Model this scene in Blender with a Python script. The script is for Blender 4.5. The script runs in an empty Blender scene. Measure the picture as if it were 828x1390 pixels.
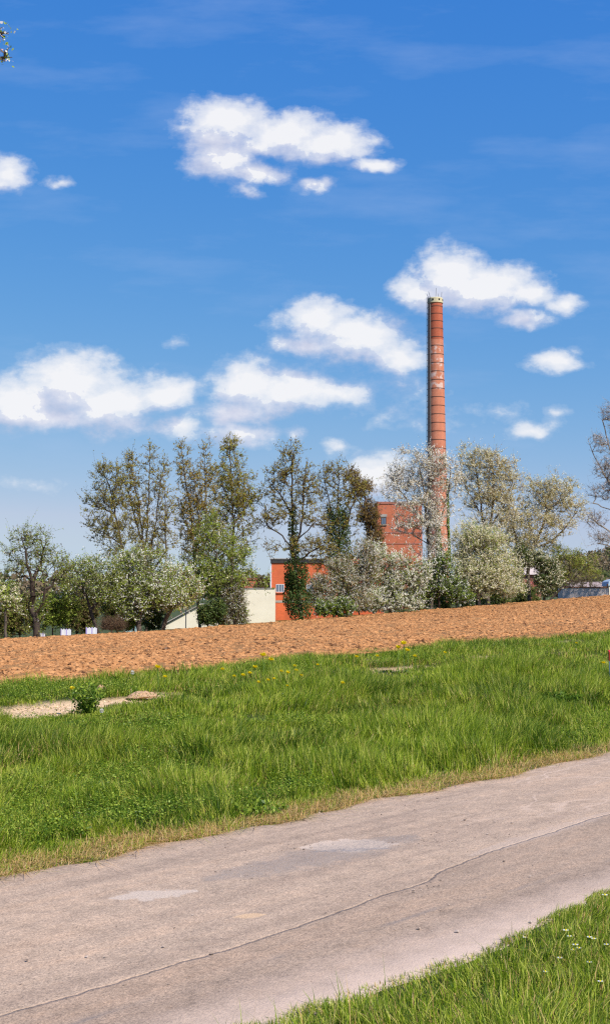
import bpy, math, random
import numpy as np
R = math.radians
rng = np.random.default_rng(7)
random.seed(7)
sc = bpy.context.scene
C = sc.collection

# ------------------------------------------------------------------ camera
F = 1805.0                      # focal length in units of the 828x1390 frame
TH = math.atan(180.0 / F)       # the lens looks slightly upward
cT, sT = math.cos(TH), math.sin(TH)
EYE = 1.7
cam_d = bpy.data.cameras.new('camera'); cam = bpy.data.objects.new('camera', cam_d); C.objects.link(cam)
cam.location = (0, 0, EYE); cam.rotation_euler = (R(90) + TH, 0, 0)
cam_d.sensor_fit = 'VERTICAL'; cam_d.sensor_height = 36.0; cam_d.lens = F / 1390 * 36
cam_d.shift_y = -45 / 1390; cam_d.clip_start = 0.1; cam_d.clip_end = 20000
sc.camera = cam

def ray(px, py):
    dx = (px - 414) / F; up = (650 - py) / F
    Y = cT - sT * up; Z = sT + cT * up
    return dx / Y, Z / Y        # X/Y , dZ/Y

def P(px, py, Y):
    t, e = ray(px, py)
    return np.array([t * Y, Y, EYE + e * Y])

# ------------------------------------------------------------------ terrain
PH = R(42.5); SN, CS = math.sin(PH), math.cos(PH)   # heading of the farm road
A = 0.026
S1, S2, SF, SC = 3.69, 6.84, 15.0, 65.0
def us(x, y): return x * SN + y * CS, -x * CS + y * SN
def xy(u, s): return u * SN - s * CS, u * CS + s * SN
def edge(s, pts):
    U, E = [], []
    for px, py in pts:
        t, e = ray(px, py); Y = s / (SN - CS * t)
        u = Y * (SN * t + CS); U.append(u); E.append(EYE + e * Y - A * u)
    # extend a little past the ends with the same slope
    du = 25
    k0 = (E[1] - E[0]) / (U[1] - U[0]); k1 = (E[-1] - E[-2]) / (U[-1] - U[-2])
    return np.array([U[0] - du] + U + [U[-1] + du]), np.array([E[0] - k0 * du] + E + [E[-1] + k1 * du])
U15, E15 = edge(SF, [(0, 937), (414, 897), (828, 862)])
U65, E65 = edge(SC, [(0, 869), (228, 857), (414, 843), (560, 831), (828, 809)])
def sstep(x, a, b):
    t = np.clip((x - a) / (b - a), 0, 1); return t * t * (3 - 2 * t)
def H(x, y):
    x = np.asarray(x, float); y = np.asarray(y, float)
    u, s = us(x, y)
    uc = np.clip(u, -150, 230)
    e15 = np.interp(u, U15, E15); e65 = np.interp(u, U65, E65)
    w = np.clip((s - SF) / (SC - SF), 0, 1)
    g = np.where(s < SF, e15 * sstep(s, S2, SF) ** .8, e15 * (1 - w) + e65 * w)
    g = g - 2.2 * sstep(s, 66, 82)
    z = A * uc + g
    # wooded hill far off on the right
    d = np.sqrt(((x - 420) / 330) ** 2 + ((y - 1050) / 330) ** 2)
    z = z + 62 * np.exp(-d * d * 1.6)
    d = np.sqrt(((x + 500) / 700) ** 2 + ((y - 1900) / 400) ** 2)
    z = z + 16 * np.exp(-d * d * 1.5)
    return z
def base_at(px, s):
    t, e = ray(px, 800); Y = s / (SN - CS * t)
    x = t * Y
    return x, Y, float(H(x, Y))
def pix_ground(px, py):
    t, e = ray(px, py); Y = 3.0
    for Y in np.arange(3, 140, .05):
        if EYE + e * Y <= float(H(t * Y, Y)): break
    return t * Y, Y

# value noise in numpy
def vnoise(x, y, seed=0):
    xi = np.floor(x).astype(np.int64); yi = np.floor(y).astype(np.int64)
    fx = x - xi; fy = y - yi; fx = fx * fx * (3 - 2 * fx); fy = fy * fy * (3 - 2 * fy)
    def h(a, b):
        n = (a * 374761393 + b * 668265263 + seed * 974634777) & 0xffffffff
        n = ((n ^ (n >> 13)) * 1274126177) & 0xffffffff
        return ((n ^ (n >> 16)) & 0xffff) / 65535.0
    return (h(xi, yi) * (1 - fx) + h(xi + 1, yi) * fx) * (1 - fy) + (h(xi, yi + 1) * (1 - fx) + h(xi + 1, yi + 1) * fx) * fy
def fbm(x, y, seed=0, o=4):
    v = 0; a = .5; t = 0
    for i in range(o):
        v = v + a * vnoise(x, y, seed + i); t += a; a *= .55; x = x * 2.03 + 11.3; y = y * 2.03 + 5.7
    return v / t

# ------------------------------------------------------------------ mesh helpers
def raw_mesh(name, V, Fc, mats, midx=None, smooth=False, attr=None):
    """V (n,3); Fc list of index arrays (each (m,k)); mats list of materials."""
    me = bpy.data.meshes.new(name)
    V = np.asarray(V, np.float32)
    me.vertices.add(len(V)); me.vertices.foreach_set('co', V.ravel())
    loops = np.concatenate([f.ravel() for f in Fc]).astype(np.int32)
    tot = np.concatenate([np.full(len(f), f.shape[1], np.int32) for f in Fc])
    st = np.concatenate([[0], np.cumsum(tot)[:-1]]).astype(np.int32)
    me.loops.add(len(loops)); me.loops.foreach_set('vertex_index', loops)
    me.polygons.add(len(tot)); me.polygons.foreach_set('loop_start', st); me.polygons.foreach_set('loop_total', tot)
    for m in mats: me.materials.append(m)
    if midx is not None: me.polygons.foreach_set('material_index', np.asarray(midx, np.int32))
    me.polygons.foreach_set('use_smooth', np.full(len(tot), smooth))
    if attr:
        for k, a in attr.items():
            at = me.attributes.new(k, 'FLOAT', 'POINT'); at.data.foreach_set('value', np.asarray(a, np.float32))
    me.update(calc_edges=True)
    return me
def link(name, me, parent=None, loc=(0, 0, 0)):
    o = bpy.data.objects.new(name, me); C.objects.link(o); o.location = loc
    if parent: o.parent = parent
    return o
def tag(o, label, cat, group=None, kind=None):
    if label: o['label'] = label
    if cat: o['category'] = cat
    if group: o['group'] = group
    if kind: o['kind'] = kind
    return o
def empty(name, loc, label, cat, group=None, rz=0):
    o = bpy.data.objects.new(name, None); C.objects.link(o); o.location = loc; o.rotation_euler = (0, 0, rz)
    o.empty_display_size = .2
    return tag(o, label, cat, group)
class MB:
    def __init__(s): s.v = []; s.q = []; s.n = 0
    def add(s, V, Q):
        V = np.asarray(V, float); s.v.append(V); s.q += [tuple(i + s.n for i in f) for f in Q]; s.n += len(V); return s
    def box(s, x0, x1, y0, y1, z0, z1):
        return s.add([(x0, y0, z0), (x1, y0, z0), (x1, y1, z0), (x0, y1, z0), (x0, y0, z1), (x1, y0, z1), (x1, y1, z1), (x0, y1, z1)],
                     [(0, 3, 2, 1), (4, 5, 6, 7), (0, 1, 5, 4), (1, 2, 6, 5), (2, 3, 7, 6), (3, 0, 4, 7)])
    def tube(s, pts, r, k=8):
        pts = [np.asarray(p, float) for p in pts]; rr = r if hasattr(r, '__len__') else [r] * len(pts)
        V = []
        for i, p in enumerate(pts):
            d = pts[min(i + 1, len(pts) - 1)] - pts[max(i - 1, 0)]; d /= np.linalg.norm(d) + 1e-9
            a = np.cross(d, (0, 0, 1) if abs(d[2]) < .9 else (1, 0, 0)); a /= np.linalg.norm(a); b = np.cross(d, a)
            for j in range(k):
                t = 2 * math.pi * j / k; V.append(p + rr[i] * (a * math.cos(t) + b * math.sin(t)))
        Q = [(i * k + j, i * k + (j + 1) % k, (i + 1) * k + (j + 1) % k, (i + 1) * k + j) for i in range(len(pts) - 1) for j in range(k)]
        Q += [tuple(range(k))[::-1], tuple((len(pts) - 1) * k + j for j in range(k))]
        return s.add(V, Q)
    def lathe(s, prof, k=24, cx=0, cy=0):
        V = [(cx + r * math.cos(2 * math.pi * j / k), cy + r * math.sin(2 * math.pi * j / k), z) for r, z in prof for j in range(k)]
        Q = [(i * k + j, i * k + (j + 1) % k, (i + 1) * k + (j + 1) % k, (i + 1) * k + j) for i in range(len(prof) - 1) for j in range(k)]
        return s.add(V, Q)
    def build(s, name, mat, parent=None, loc=(0, 0, 0), smooth=False):
        me = bpy.data.meshes.new(name)
        me.from_pydata([tuple(map(float, v)) for V in s.v for v in V], [], s.q); me.materials.append(mat)
        if smooth: me.polygons.foreach_set('use_smooth', [True] * len(me.polygons))
        me.update()
        return link(name, me, parent, loc)

# ------------------------------------------------------------------ materials
def nt_mat(name):
    m = bpy.data.materials.new(name); m.use_nodes = True
    nt = m.node_tree; b = nt.nodes['Principled BSDF']; b.inputs['Roughness'].default_value = .85
    b.inputs['Specular IOR Level'].default_value = .25
    return m, nt, b
def N(nt, t, **kw):
    n = nt.nodes.new(t)
    for k, v in kw.items():
        if k.startswith('i_'):
            n.inputs[k[2:].replace('_', ' ')].default_value = v
        else: setattr(n, k, v)
    return n
def ramp(nt, fac, stops, interp='LINEAR'):
    r = nt.nodes.new('ShaderNodeValToRGB'); r.color_ramp.interpolation = interp
    els = r.color_ramp.elements
    while len(els) < len(stops): els.new(.5)
    for e, (p, c) in zip(els, stops): e.position = p; e.color = (*c, 1) if len(c) == 3 else c
    if fac is not None: nt.links.new(fac, r.inputs[0])
    return r.outputs[0]
def noise(nt, scale, detail=4, vec=None, rough=.55, coord='Object', dist=0):
    if vec is None:
        tc = nt.nodes.new('ShaderNodeTexCoord'); vec = tc.outputs[coord]
    n = N(nt, 'ShaderNodeTexNoise'); n.inputs['Scale'].default_value = scale; n.inputs['Detail'].default_value = detail
    n.inputs['Roughness'].default_value = rough; n.inputs['Distortion'].default_value = dist
    nt.links.new(vec, n.inputs['Vector']); return n.outputs['Fac']
def mix(nt, fac, a, b, mode='MIX'):
    m = nt.nodes.new('ShaderNodeMix'); m.data_type = 'RGBA'; m.blend_type = mode
    for i, v in ((0, fac), (6, a), (7, b)):
        if isinstance(v, (int, float)): m.inputs[i].default_value = v
        elif isinstance(v, tuple): m.inputs[i].default_value = (*v, 1)
        else: nt.links.new(v, m.inputs[i])
    return m.outputs[2]
def mth(nt, op, a, b=None, c=None, clamp=False):
    m = nt.nodes.new('ShaderNodeMath'); m.operation = op; m.use_clamp = clamp
    for i, v in enumerate((a, b, c)):
        if v is None: continue
        if isinstance(v, (int, float)): m.inputs[i].default_value = v
        else: nt.links.new(v, m.inputs[i])
    return m.outputs[0]
def bump(nt, b, h, strength=.4, dist=.02):
    n = nt.nodes.new('ShaderNodeBump'); n.inputs['Strength'].default_value = strength; n.inputs['Distance'].default_value = dist
    nt.links.new(h, n.inputs['Height']); nt.links.new(n.outputs[0], b.inputs['Normal'])
def simple(name, c1, c2=None, scale=3, rough=.8, bmp=0, metal=0):
    m, nt, b = nt_mat(name); b.inputs['Roughness'].default_value = rough; b.inputs['Metallic'].default_value = metal
    c2 = c2 or tuple(x * .75 for x in c1)
    f = noise(nt, scale, 5); nt.links.new(ramp(nt, f, [(.3, c1), (.7, c2)]), b.inputs['Base Color'])
    if bmp: bump(nt, b, noise(nt, scale * 6, 4), bmp, .03)
    return m
def leaf_mat(name, cols, trans=.35, rough=.6, patch=None):
    """foliage: every leaf its own tint; cols = list of colours"""
    m = bpy.data.materials.new(name); m.use_nodes = True; nt = m.node_tree; nt.nodes.clear()
    out = N(nt, 'ShaderNodeOutputMaterial'); g = N(nt, 'ShaderNodeNewGeometry')
    st = [(i / (len(cols) - .999), c) for i, c in enumerate(cols)]
    col = ramp(nt, g.outputs['Random Per Island'], st)
    if patch:
        f = noise(nt, patch[0], 3); col = mix(nt, ramp(nt, f, [(.4, (0, 0, 0)), (.62, (1, 1, 1))]), col, patch[1], 'MULTIPLY')
    d = N(nt, 'ShaderNodeBsdfDiffuse'); t = N(nt, 'ShaderNodeBsdfTranslucent'); gl = N(nt, 'ShaderNodeBsdfGlossy'); gl.inputs['Roughness'].default_value = .45
    nt.links.new(col, d.inputs[0]); nt.links.new(col, t.inputs[0])
    m1 = N(nt, 'ShaderNodeMixShader'); m1.inputs[0].default_value = trans
    nt.links.new(d.outputs[0], m1.inputs[1]); nt.links.new(t.outputs[0], m1.inputs[2])
    m2 = N(nt, 'ShaderNodeMixShader'); m2.inputs[0].default_value = .015
    nt.links.new(m1.outputs[0], m2.inputs[1]); nt.links.new(gl.outputs[0], m2.inputs[2])
    nt.links.new(m2.outputs[0], out.inputs[0]); return m

M = {}
M['bark'] = simple('bark', (.16, .12, .09), (.07, .055, .04), 4)
M['bark_pale'] = simple('bark_pale', (.33, .28, .22), (.16, .13, .10), 4)
M['bark_dark'] = simple('bark_dark', (.085, .06, .045), (.045, .033, .026), 4)
M['bark_brown'] = simple('bark_brown', (.20, .12, .08), (.12, .07, .05), 4)
M['leaf_olive'] = leaf_mat('leaf_olive', [(.24, .20, .03), (.36, .32, .05), (.44, .40, .07), (.26, .16, .05)], 0.4)
M['leaf_orange'] = leaf_mat('leaf_orange', [(.34, .20, .04), (.46, .31, .06), (.28, .15, .045), (.42, .36, .06)], 0.4)
M['leaf_green'] = leaf_mat('leaf_green', [(.20, .27, .03), (.32, .42, .04), (.44, .52, .08), (.26, .34, .04)], 0.4)
M['leaf_mid'] = leaf_mat('leaf_mid', [(.13, .17, .03), (.24, .28, .05), (.32, .33, .07), (.20, .16, .06)], 0.4)
M['leaf_dark'] = leaf_mat('leaf_dark', [(0.033, 0.065, 0.016), (0.065, 0.111, 0.023), (0.111, 0.156, 0.039), (0.052, 0.058, 0.019)], .2)
M['leaf_yellow'] = leaf_mat('leaf_yellow', [(.52, .45, .12), (.62, .54, .19), (.45, .42, .09), (.40, .30, .12)], 0.4)
M['leaf_bronze'] = leaf_mat('leaf_bronze', [(.44, .27, .14), (.54, .36, .18), (.36, .22, .12)], .35)
M['leaf_brown'] = leaf_mat('leaf_brown', [(0.135, 0.081, 0.047), (0.23, 0.149, 0.068), (0.176, 0.121, 0.041), (0.108, 0.068, 0.041)])
M['petal'] = leaf_mat('petal', [(.86, .80, .66), (.90, .86, .75), (.92, .90, .82), (.74, .66, .50)], 0.35)
M['petal_cream'] = leaf_mat('petal_cream', [(.84, .75, .50), (.90, .83, .60), (.92, .88, .70), (.66, .54, .30)], 0.35)
M['petal_grey'] = leaf_mat('petal_grey', [(.66, .62, .54), (.80, .77, .70), (.50, .44, .34), (.86, .84, .79)], 0.35)
M['petal_pink'] = leaf_mat('petal_pink', [(.75, .55, .55), (.80, .70, .68), (.70, .40, .42), (.8, .76, .72)], .35)

# ------------------------------------------------------------------ trees
def unit(v): return v / (np.linalg.norm(v, axis=-1, keepdims=True) + 1e-9)
def frusta(A_, B_, ra, rb, k):
    n = len(A_); d = unit(B_ - A_)
    ref = np.where(np.abs(d[:, 2:3]) < .9, np.array([[0, 0, 1.]]), np.array([[1., 0, 0]]))
    a = unit(np.cross(d, ref)); b = np.cross(d, a)
    ang = 2 * np.pi * np.arange(k) / k
    ring = a[:, None] * np.cos(ang)[None, :, None] + b[:, None] * np.sin(ang)[None, :, None]
    V = np.concatenate([A_[:, None] + ring * ra[:, None, None], B_[:, None] + ring * rb[:, None, None]], 1).reshape(-1, 3)
    j = np.arange(k); q = np.stack([j, (j + 1) % k, k + (j + 1) % k, k + j], 1)
    Q = (q[None] + (np.arange(n) * 2 * k)[:, None, None]).reshape(-1, 4)
    return V, Q
def leaves(Pn, size, r, up=0.0, asp=.6, turn=1.0):
    """rhombic leaf faces at points Pn"""
    n = len(Pn); a = unit(r.normal(size=(n, 3))); a[:, 2] += up; a = unit(a)
    face = unit(r.normal(size=(n, 3))) + np.array([.34, -.42, .42]) * turn      # leaves and petals turn to the light
    a = unit(a - unit(face) * np.sum(a * unit(face), 1, keepdims=True)); b = unit(np.cross(a, face)); L = size * r.uniform(.6, 1.35, (n, 1)) ; W = L * asp
    V = np.stack([Pn - a * L * .5, Pn + b * W * .5 + a * L * .08, Pn + a * L * .5, Pn - b * W * .5 + a * L * .08], 1).reshape(-1, 3)
    return V, (np.arange(n)[:, None] * 4 + np.arange(4)[None])
def tree(name, label, cat, px, s, stems, blobs, n=300, r0=.16, tips=(5, .5, 8), size=.07, mix_=(('leaf_green', 1.0),), bark='bark',
         upb=.35, group=None, ivy=None, rz=.8, seed=None, flat=1.0, Yfix=None, tr=.0045, thick=0.0, asp=.65, hang=0.0, side=None):
    if not Yfix:
        n = int(n * 1.25); tips = (tips[0], tips[1] * 1.35, int(round(tips[2] * 1.35)) if tips[2] > 1 else 1)
        if group == ALD:
            r0 *= .55; n = int(n * .8); tips = (4, .55, 7); size *= 1.12; tr = .006; upb = .45
            blobs = [(b[0], b[1], b[2] * 1.18, b[3] * 1.1) + tuple(b[4:]) for b in blobs]
        elif name == 'cherry_tree':
            n = int(n * 1.35); tips = (7, .75, tips[2]); r0 *= .85; blobs = [(b[0], b[1], b[2] * 1.15, b[3] * 1.15) + tuple(b[4:]) for b in blobs]
    r = np.random.default_rng(seed if seed is not None else abs(int(px * 13 + s * 7 + n)))
    if Yfix: Y = Yfix; t, e = ray(px, 800); x = t * Y; z = float(H(x, Y))
    else: x, Y, z = base_at(px, s)
    root = empty(name, (x, Y, z), label, cat, group)
    O = np.array([x, Y, z])
    m_px = Y / F
    pos = []; par = []; runs = []
    def addnode(p, q): pos.append(np.asarray(p, float)); par.append(q); return len(pos) - 1
    last = addnode((0, 0, -.15), -1)
    for k, st in enumerate(stems):
        pts = []
        dz = r.uniform(-.5, .5) if k and not Yfix else 0
        for i, q in enumerate(st):
            p = P(q[0], q[1], Y) - O
            p[1] += (q[2] if len(q) > 2 else dz * i / max(1, len(st) - 1) * 1.6); pts.append(p)
        if k == 0: cur = 0; seq = pts; seq[0] = np.array([pts[0][0], 0, 0.02]) if pts[0][2] < .9 else pts[0]
        else:
            d = [np.linalg.norm(q - pts[0]) for q in pos]; cur = int(np.argmin(d)); seq = pts[1:]
        run = [cur]; runs.append(run)
        for p in seq:
            a = pos[cur].copy(); L = np.linalg.norm(p - a); m = max(1, int(L / .45))
            for i in range(1, m + 1):
                j = r.normal(0, .035, 3) * (1 if i < m else .3)
                cur = addnode(a + (p - a) * i / m + j, cur); run.append(cur)
    # crown targets
    w = np.array([b[2] * b[3] * (b[4] if len(b) > 4 else 1) for b in blobs], float); w /= w.sum()
    cnt = r.multinomial(n, w); T = []
    for b, c in zip(blobs, cnt):
        if not c: continue
        d = unit(r.normal(size=(c, 3))) * (r.uniform(0, 1, (c, 1)) ** (1 / 2.6))
        ctr = P(b[0], b[1], Y) - O
        R3 = np.array([b[2] * m_px, b[2] * m_px * rz, b[3] * m_px])
        T.append(ctr + d * R3 + np.array([0, (r.uniform(-.3, .3)) * b[2] * m_px * rz, 0]))
    if side:
        ln, share = side; T = [np.concatenate(T)[r.permutation(n)[:int(n * (1 - share))]]]; S_ = []
        lens = np.array([len(q) for q in runs], float); lens /= lens.sum()
        for q, c in zip(runs, r.multinomial(int(n * share * .62), lens)):
            zz = np.array([pos[i] for i in q]); f0 = .34 if q is runs[0] else .12
            for f in r.uniform(f0, 1, c):
                b0 = zz[min(len(zz) - 1, int(f * (len(zz) - 1)))]; az = r.uniform(0, 6.283); L = ln * m_px * ((1 - f) ** .75 * .95 + .14) * r.uniform(.55, 1.1)
                up_ = r.uniform(.25, .95); d3 = np.array([math.cos(az), math.sin(az), up_]); S_.append(b0 + d3 * L)
                if L > .8: S_.append(b0 + d3 * L * .55 + r.normal(0, .13, 3))
        T.append(np.array(S_))
    T = np.concatenate(T); T[:, 2] = np.maximum(T[:, 2], .25)
    S0 = np.array(pos)
    d0 = np.min(np.linalg.norm(T[:, None] - S0[None], axis=2), 1)
    T = T[np.argsort(d0)]
    cap = len(pos) + (n + len(T)) * 26; PA = np.zeros((cap, 3)); PA[:len(pos)] = pos; m = len(pos); tipsn = []
    for t_ in T:
        D = t_ - PA[:m]; L = np.linalg.norm(D, axis=1)
        cost = L * (1 + .9 * np.clip(-D[:, 2] / (L + .01) + .15, 0, 1) * (1 - hang)) + .12 * np.clip(.8 - PA[:m, 2], 0, 1)
        i = int(np.argmin(cost)); a = PA[i].copy(); L = L[i]; k = max(1, min(24, int(L / .4)))
        mid = (a + t_) / 2 + np.array([0, 0, -.12 * L * (1 if upb > 0 else -1) * flat]) + r.normal(0, .07 * L, 3)
        cur = i
        for j in range(1, k + 1):
            q = j / k; p = (1 - q) ** 2 * a + 2 * q * (1 - q) * mid + q * q * t_ + (r.normal(0, .03, 3) if j < k else 0)
            PA[m] = p; par.append(cur); cur = m; m += 1
        tipsn.append(cur)
    PA = PA[:m]; par_ = np.array(par[:m])
    num = np.zeros(m)
    for q in tipsn: num[q] += 1
    for i in range(m - 1, 0, -1): num[par_[i]] += num[i]   # children always after parents
    num = np.maximum(num, 1)
    q = math.log(r0 / (tr * 1.6)) / math.log(max(num[0], 2)); rad = tr * 1.6 * num ** q
    ch = np.arange(1, m); pa = par_[1:]
    thickm = rad[ch] > .03
    VV = []; QQ = []; off = 0
    for sel, k in ((thickm, 7), (~thickm, 3)):
        if sel.sum() == 0: continue
        rb = rad[ch[sel]]; ra = np.minimum(rad[pa[sel]], rb * 1.25)
        if k == 7: ra = np.where(pa[sel] == 0, rb * 1.35, ra)
        V, Q = frusta(PA[pa[sel]], PA[ch[sel]], ra, rb, k); VV.append(V); QQ.append(Q + off); off += len(V)
    # twiglets
    nt_, tl, lp = tips
    tn = np.array(tipsn); src = []
    thin = np.where((num <= 4) & (np.arange(m) > 5))[0]; reach = np.concatenate([tn, par_[tn], thin[thin > 0]]); reach = reach[reach > 0]
    src = r.choice(reach, len(tn) * nt_)
    St = PA[src]; dirp = unit(PA[src] - PA[par_[src]])
    D = unit(dirp * .8 + unit(r.normal(size=St.shape)) * .9 + np.array([0, 0, upb])); Ln = tl * r.uniform(.35, 1.3, (len(St), 1)) * np.where(r.uniform(size=(len(St), 1)) < .07, 1.9, 1)
    En = St + D * Ln
    En[:, 2] = np.maximum(En[:, 2], .08)
    V, Q = frusta(St, En, np.full(len(St), tr), np.full(len(St), tr * .5), 3); VV.append(V); QQ.append(Q + off); off += len(V)
    trunk = link('trunk', raw_mesh('trunk', np.concatenate(VV), [np.concatenate(QQ)], [M[bark]], smooth=True), root)
    # leaves along twiglets
    if lp:
        q = r.uniform(.05, 1.05, (len(St) * lp, 1)); idx = np.repeat(np.arange(len(St)), lp)
        LP = St[idx] + (En - St)[idx] * q + r.normal(0, .035 + thick, (len(idx), 3))
        LP[:, 2] = np.maximum(LP[:, 2], .05)
        fr = np.cumsum([m_[1] for m_ in mix_]); fr = fr / fr[-1]
        # colour varies twig by twig and a bit leaf by leaf
        pick = (r.uniform(0, 1, len(St))[idx] * .55 + r.uniform(0, 1, len(idx)) * .45)
        pick = np.argsort(np.argsort(pick)) / len(pick)
        which = np.searchsorted(fr, pick)
        for gname, isP in (('crown', False), ('blossom', True)):
            names = [m_[0] for m_ in mix_ if m_[0].startswith('petal') == isP]
            if not names: continue
            ids = [i for i, m_ in enumerate(mix_) if m_[0] in names]
            sel = np.isin(which, ids)
            if not sel.any(): continue
            V, Q = leaves(LP[sel], size * (.9 if isP else 1.1), r, asp=(.95 if isP else asp), turn=(1.5 if isP else 1.1))
            mp = {i: k for k, i in enumerate(ids)}
            link(gname, raw_mesh(gname, V, [Q], [M[x] for x in names], [mp[i] for i in which[sel]]), root)
    if ivy:
        VV = []; 
        for (pts, wpx, c, ) in ivy:
            pp = [P(a, b, Y) - O for a, b in pts]
            k = r.integers(0, len(pp) - 1, c); f = r.uniform(0, 1, (c, 1)); pp = np.array(pp)
            Pn = pp[k] * (1 - f) + pp[k + 1] * f
            wob = .6 + .8 * vnoise(Pn[:, 2] * 1.3, np.full(c, 3.3), 5)[:, None]
            dd = unit(r.normal(size=(c, 3)) * np.array([1, 1, .5])) * (r.uniform(.2, 1, (c, 1)) ** .5) * wpx * m_px * wob
            Pn = Pn + dd; Pn[:, 2] = np.maximum(Pn[:, 2], .05)
            VV.append(Pn)
        V, Q = leaves(np.concatenate(VV), .12, r, asp=.9)
        link('ivy', raw_mesh('ivy', V, [Q], [M['leaf_dark']]), root)
    return root

ALD = 'tall slender alders behind the field'
tree('fruit_tree', 'old gnarled fruit tree with forked bare trunk and thin crown, leftmost', 'tree', 49, 66,
     [[(50, 867), (50, 845), (50, 832)], [(50, 840), (41, 824), (33, 811), (30, 807)], [(41, 824), (46, 808), (46, 790), (40, 768), (38, 748), (33, 730)], [(50, 835), (60, 819), (64, 800), (62, 780)], [(46, 790), (55, 765), (58, 745)]],
     [(45, 745, 30, 28), (20, 770, 20, 28), (72, 765, 24, 28), (42, 727, 22, 14), (82, 782, 14, 18), (12, 745, 10, 14, .5)],
     n=230, r0=.21, tips=(5, .5, 5), size=.075, side=(26, .35), mix_=(('leaf_mid', .5), ('leaf_green', .35), ('petal', .06), ('leaf_brown', .15)), bark='bark_dark')
tree('fruit_tree', 'small blossoming tree cut by the left edge of the photo', 'tree', 9, 67,
     [[(9, 868), (9, 845), (8, 815)]], [(4, 806, 20, 20), (-15, 810, 20, 25), (16, 822, 10, 10)], n=150, r0=.09, tips=(5, .4, 10), size=.085,
     mix_=(('leaf_green', .5), ('petal_cream', .5)))
tree('fruit_tree', 'small leaning fruit tree with green leaves between two striped panels and the white blossom tree', 'tree', 134, 67,
     [[(134, 862), (128, 842), (120, 815), (113, 797)], [(126, 835), (138, 812), (145, 795)]],
     [(108, 788, 28, 24), (142, 800, 24, 22), (122, 770, 28, 14), (95, 805, 14, 16), (155, 780, 12, 16)], n=240, r0=.11, tips=(5, .45, 7), size=.08,
     mix_=(('leaf_mid', .5), ('leaf_green', .35), ('petal', .16)), bark='bark_dark')
tree('fruit_tree', 'white blossoming fruit tree with dark trunk at the foot of the alders on the left', 'tree', 190, 66,
     [[(190, 858), (190, 836), (183, 812), (176, 790)], [(190, 840), (202, 812), (210, 790)]],
     [(183, 792, 36, 28), (215, 800, 30, 26), (160, 805, 18, 18), (200, 762, 34, 18), (175, 765, 20, 14)], n=360, r0=.17, tips=(6, .5, 8), size=.085, side=(34, .3),
     mix_=(('petal', .30), ('leaf_green', .42), ('leaf_mid', .35)), bark='bark')
tree('fruit_tree', 'low white blossoming fruit tree in front of the cream gable', 'tree', 221, 66.5,
     [[(221, 856), (226, 839), (234, 824), (240, 812)]],
     [(238, 812, 30, 16), (222, 800, 22, 18), (256, 800, 20, 16), (240, 785, 26, 16)], n=260, r0=.15, tips=(6, .42, 10), size=.085,
     mix_=(('petal', .32), ('leaf_green', .5), ('leaf_bronze', .18)), bark='bark')
tree('alder_tree', 'slender alder leaning to the left, leftmost of the tall alders', 'tree', 190, 70,
     [[(190, 860), (178, 790), (168, 748), (160, 710), (154, 680), (146, 652), (133, 628)], [(165, 735), (140, 722), (115, 712)], [(158, 700), (140, 690), (114, 682)], [(154, 680), (158, 650), (160, 632)]],
     [(136, 642, 13, 17), (138, 672, 26, 16), (132, 700, 26, 16), (138, 722, 26, 14), (155, 745, 20, 12), (158, 650, 8, 18), (128, 685, 20, 10)],
     n=560, r0=.14, tips=(5, .45, 6), size=.075, mix_=(('leaf_olive', .8), ('leaf_brown', .2)), group=ALD, flat=.15, side=(34, .85))
tree('alder_tree', 'tall many stemmed alder right of the leaning alder', 'tree', 200, 71,
     [[(200, 858), (199, 790), (194, 730), (188, 680), (180, 645), (180, 608)], [(198, 770), (201, 700), (203, 650), (204, 604)], [(199, 780), (210, 715), (215, 670), (222, 624)], [(200, 790), (226, 748), (226, 700), (224, 655)], [(194, 740), (180, 690), (168, 640)]],
     [(180, 632, 11, 26), (203, 628, 12, 28), (222, 650, 11, 26), (172, 665, 13, 26), (188, 690, 14, 30), (207, 690, 14, 36), (228, 705, 12, 40), (200, 755, 28, 20, .6)],
     n=760, r0=.2, tips=(5, .42, 6), size=.075, mix_=(('leaf_olive', .65), ('leaf_orange', .25), ('leaf_brown', .12)), group=ALD, flat=.15, side=(20, .85))
tree('alder_tree', 'tall orange tinged alder with three stems behind the bright green tree', 'tree', 272, 71,
     [[(272, 856), (266, 780), (262, 730), (257, 680), (250, 640), (247, 602)], [(268, 790), (278, 740), (280, 690), (278, 640), (276, 600)], [(268, 770), (270, 700), (264, 640)], [(262, 730), (250, 705), (243, 680)]],
     [(247, 624, 10, 26), (262, 636, 13, 26), (278, 628, 12, 28), (250, 672, 13, 26), (266, 685, 14, 26), (284, 680, 12, 34), (256, 725, 16, 30), (280, 735, 16, 20)],
     n=760, r0=.19, tips=(5, .42, 7), size=.08, mix_=(('leaf_orange', .6), ('leaf_olive', .4)), group=ALD, flat=.15, side=(24, .85))
tree('alder_tree', 'tall golden green alder with a broad top left of the red brick building', 'tree', 314, 71,
     [[(312, 856), (315, 780), (317, 730), (316, 680), (313, 640), (312, 593)], [(316, 710), (332, 690), (346, 670)], [(316, 690), (302, 660), (298, 635)]],
     [(312, 616, 13, 22), (303, 645, 14, 20), (328, 645, 18, 20), (320, 675, 24, 20), (342, 672, 12, 16), (328, 708, 24, 16), (300, 702, 12, 18), (345, 725, 10, 12, .6)],
     n=700, r0=.18, tips=(5, .42, 7), size=.08, mix_=(('leaf_olive', .65), ('leaf_orange', .3), ('leaf_green', .15)), group=ALD, flat=.15, side=(42, .8))
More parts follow.
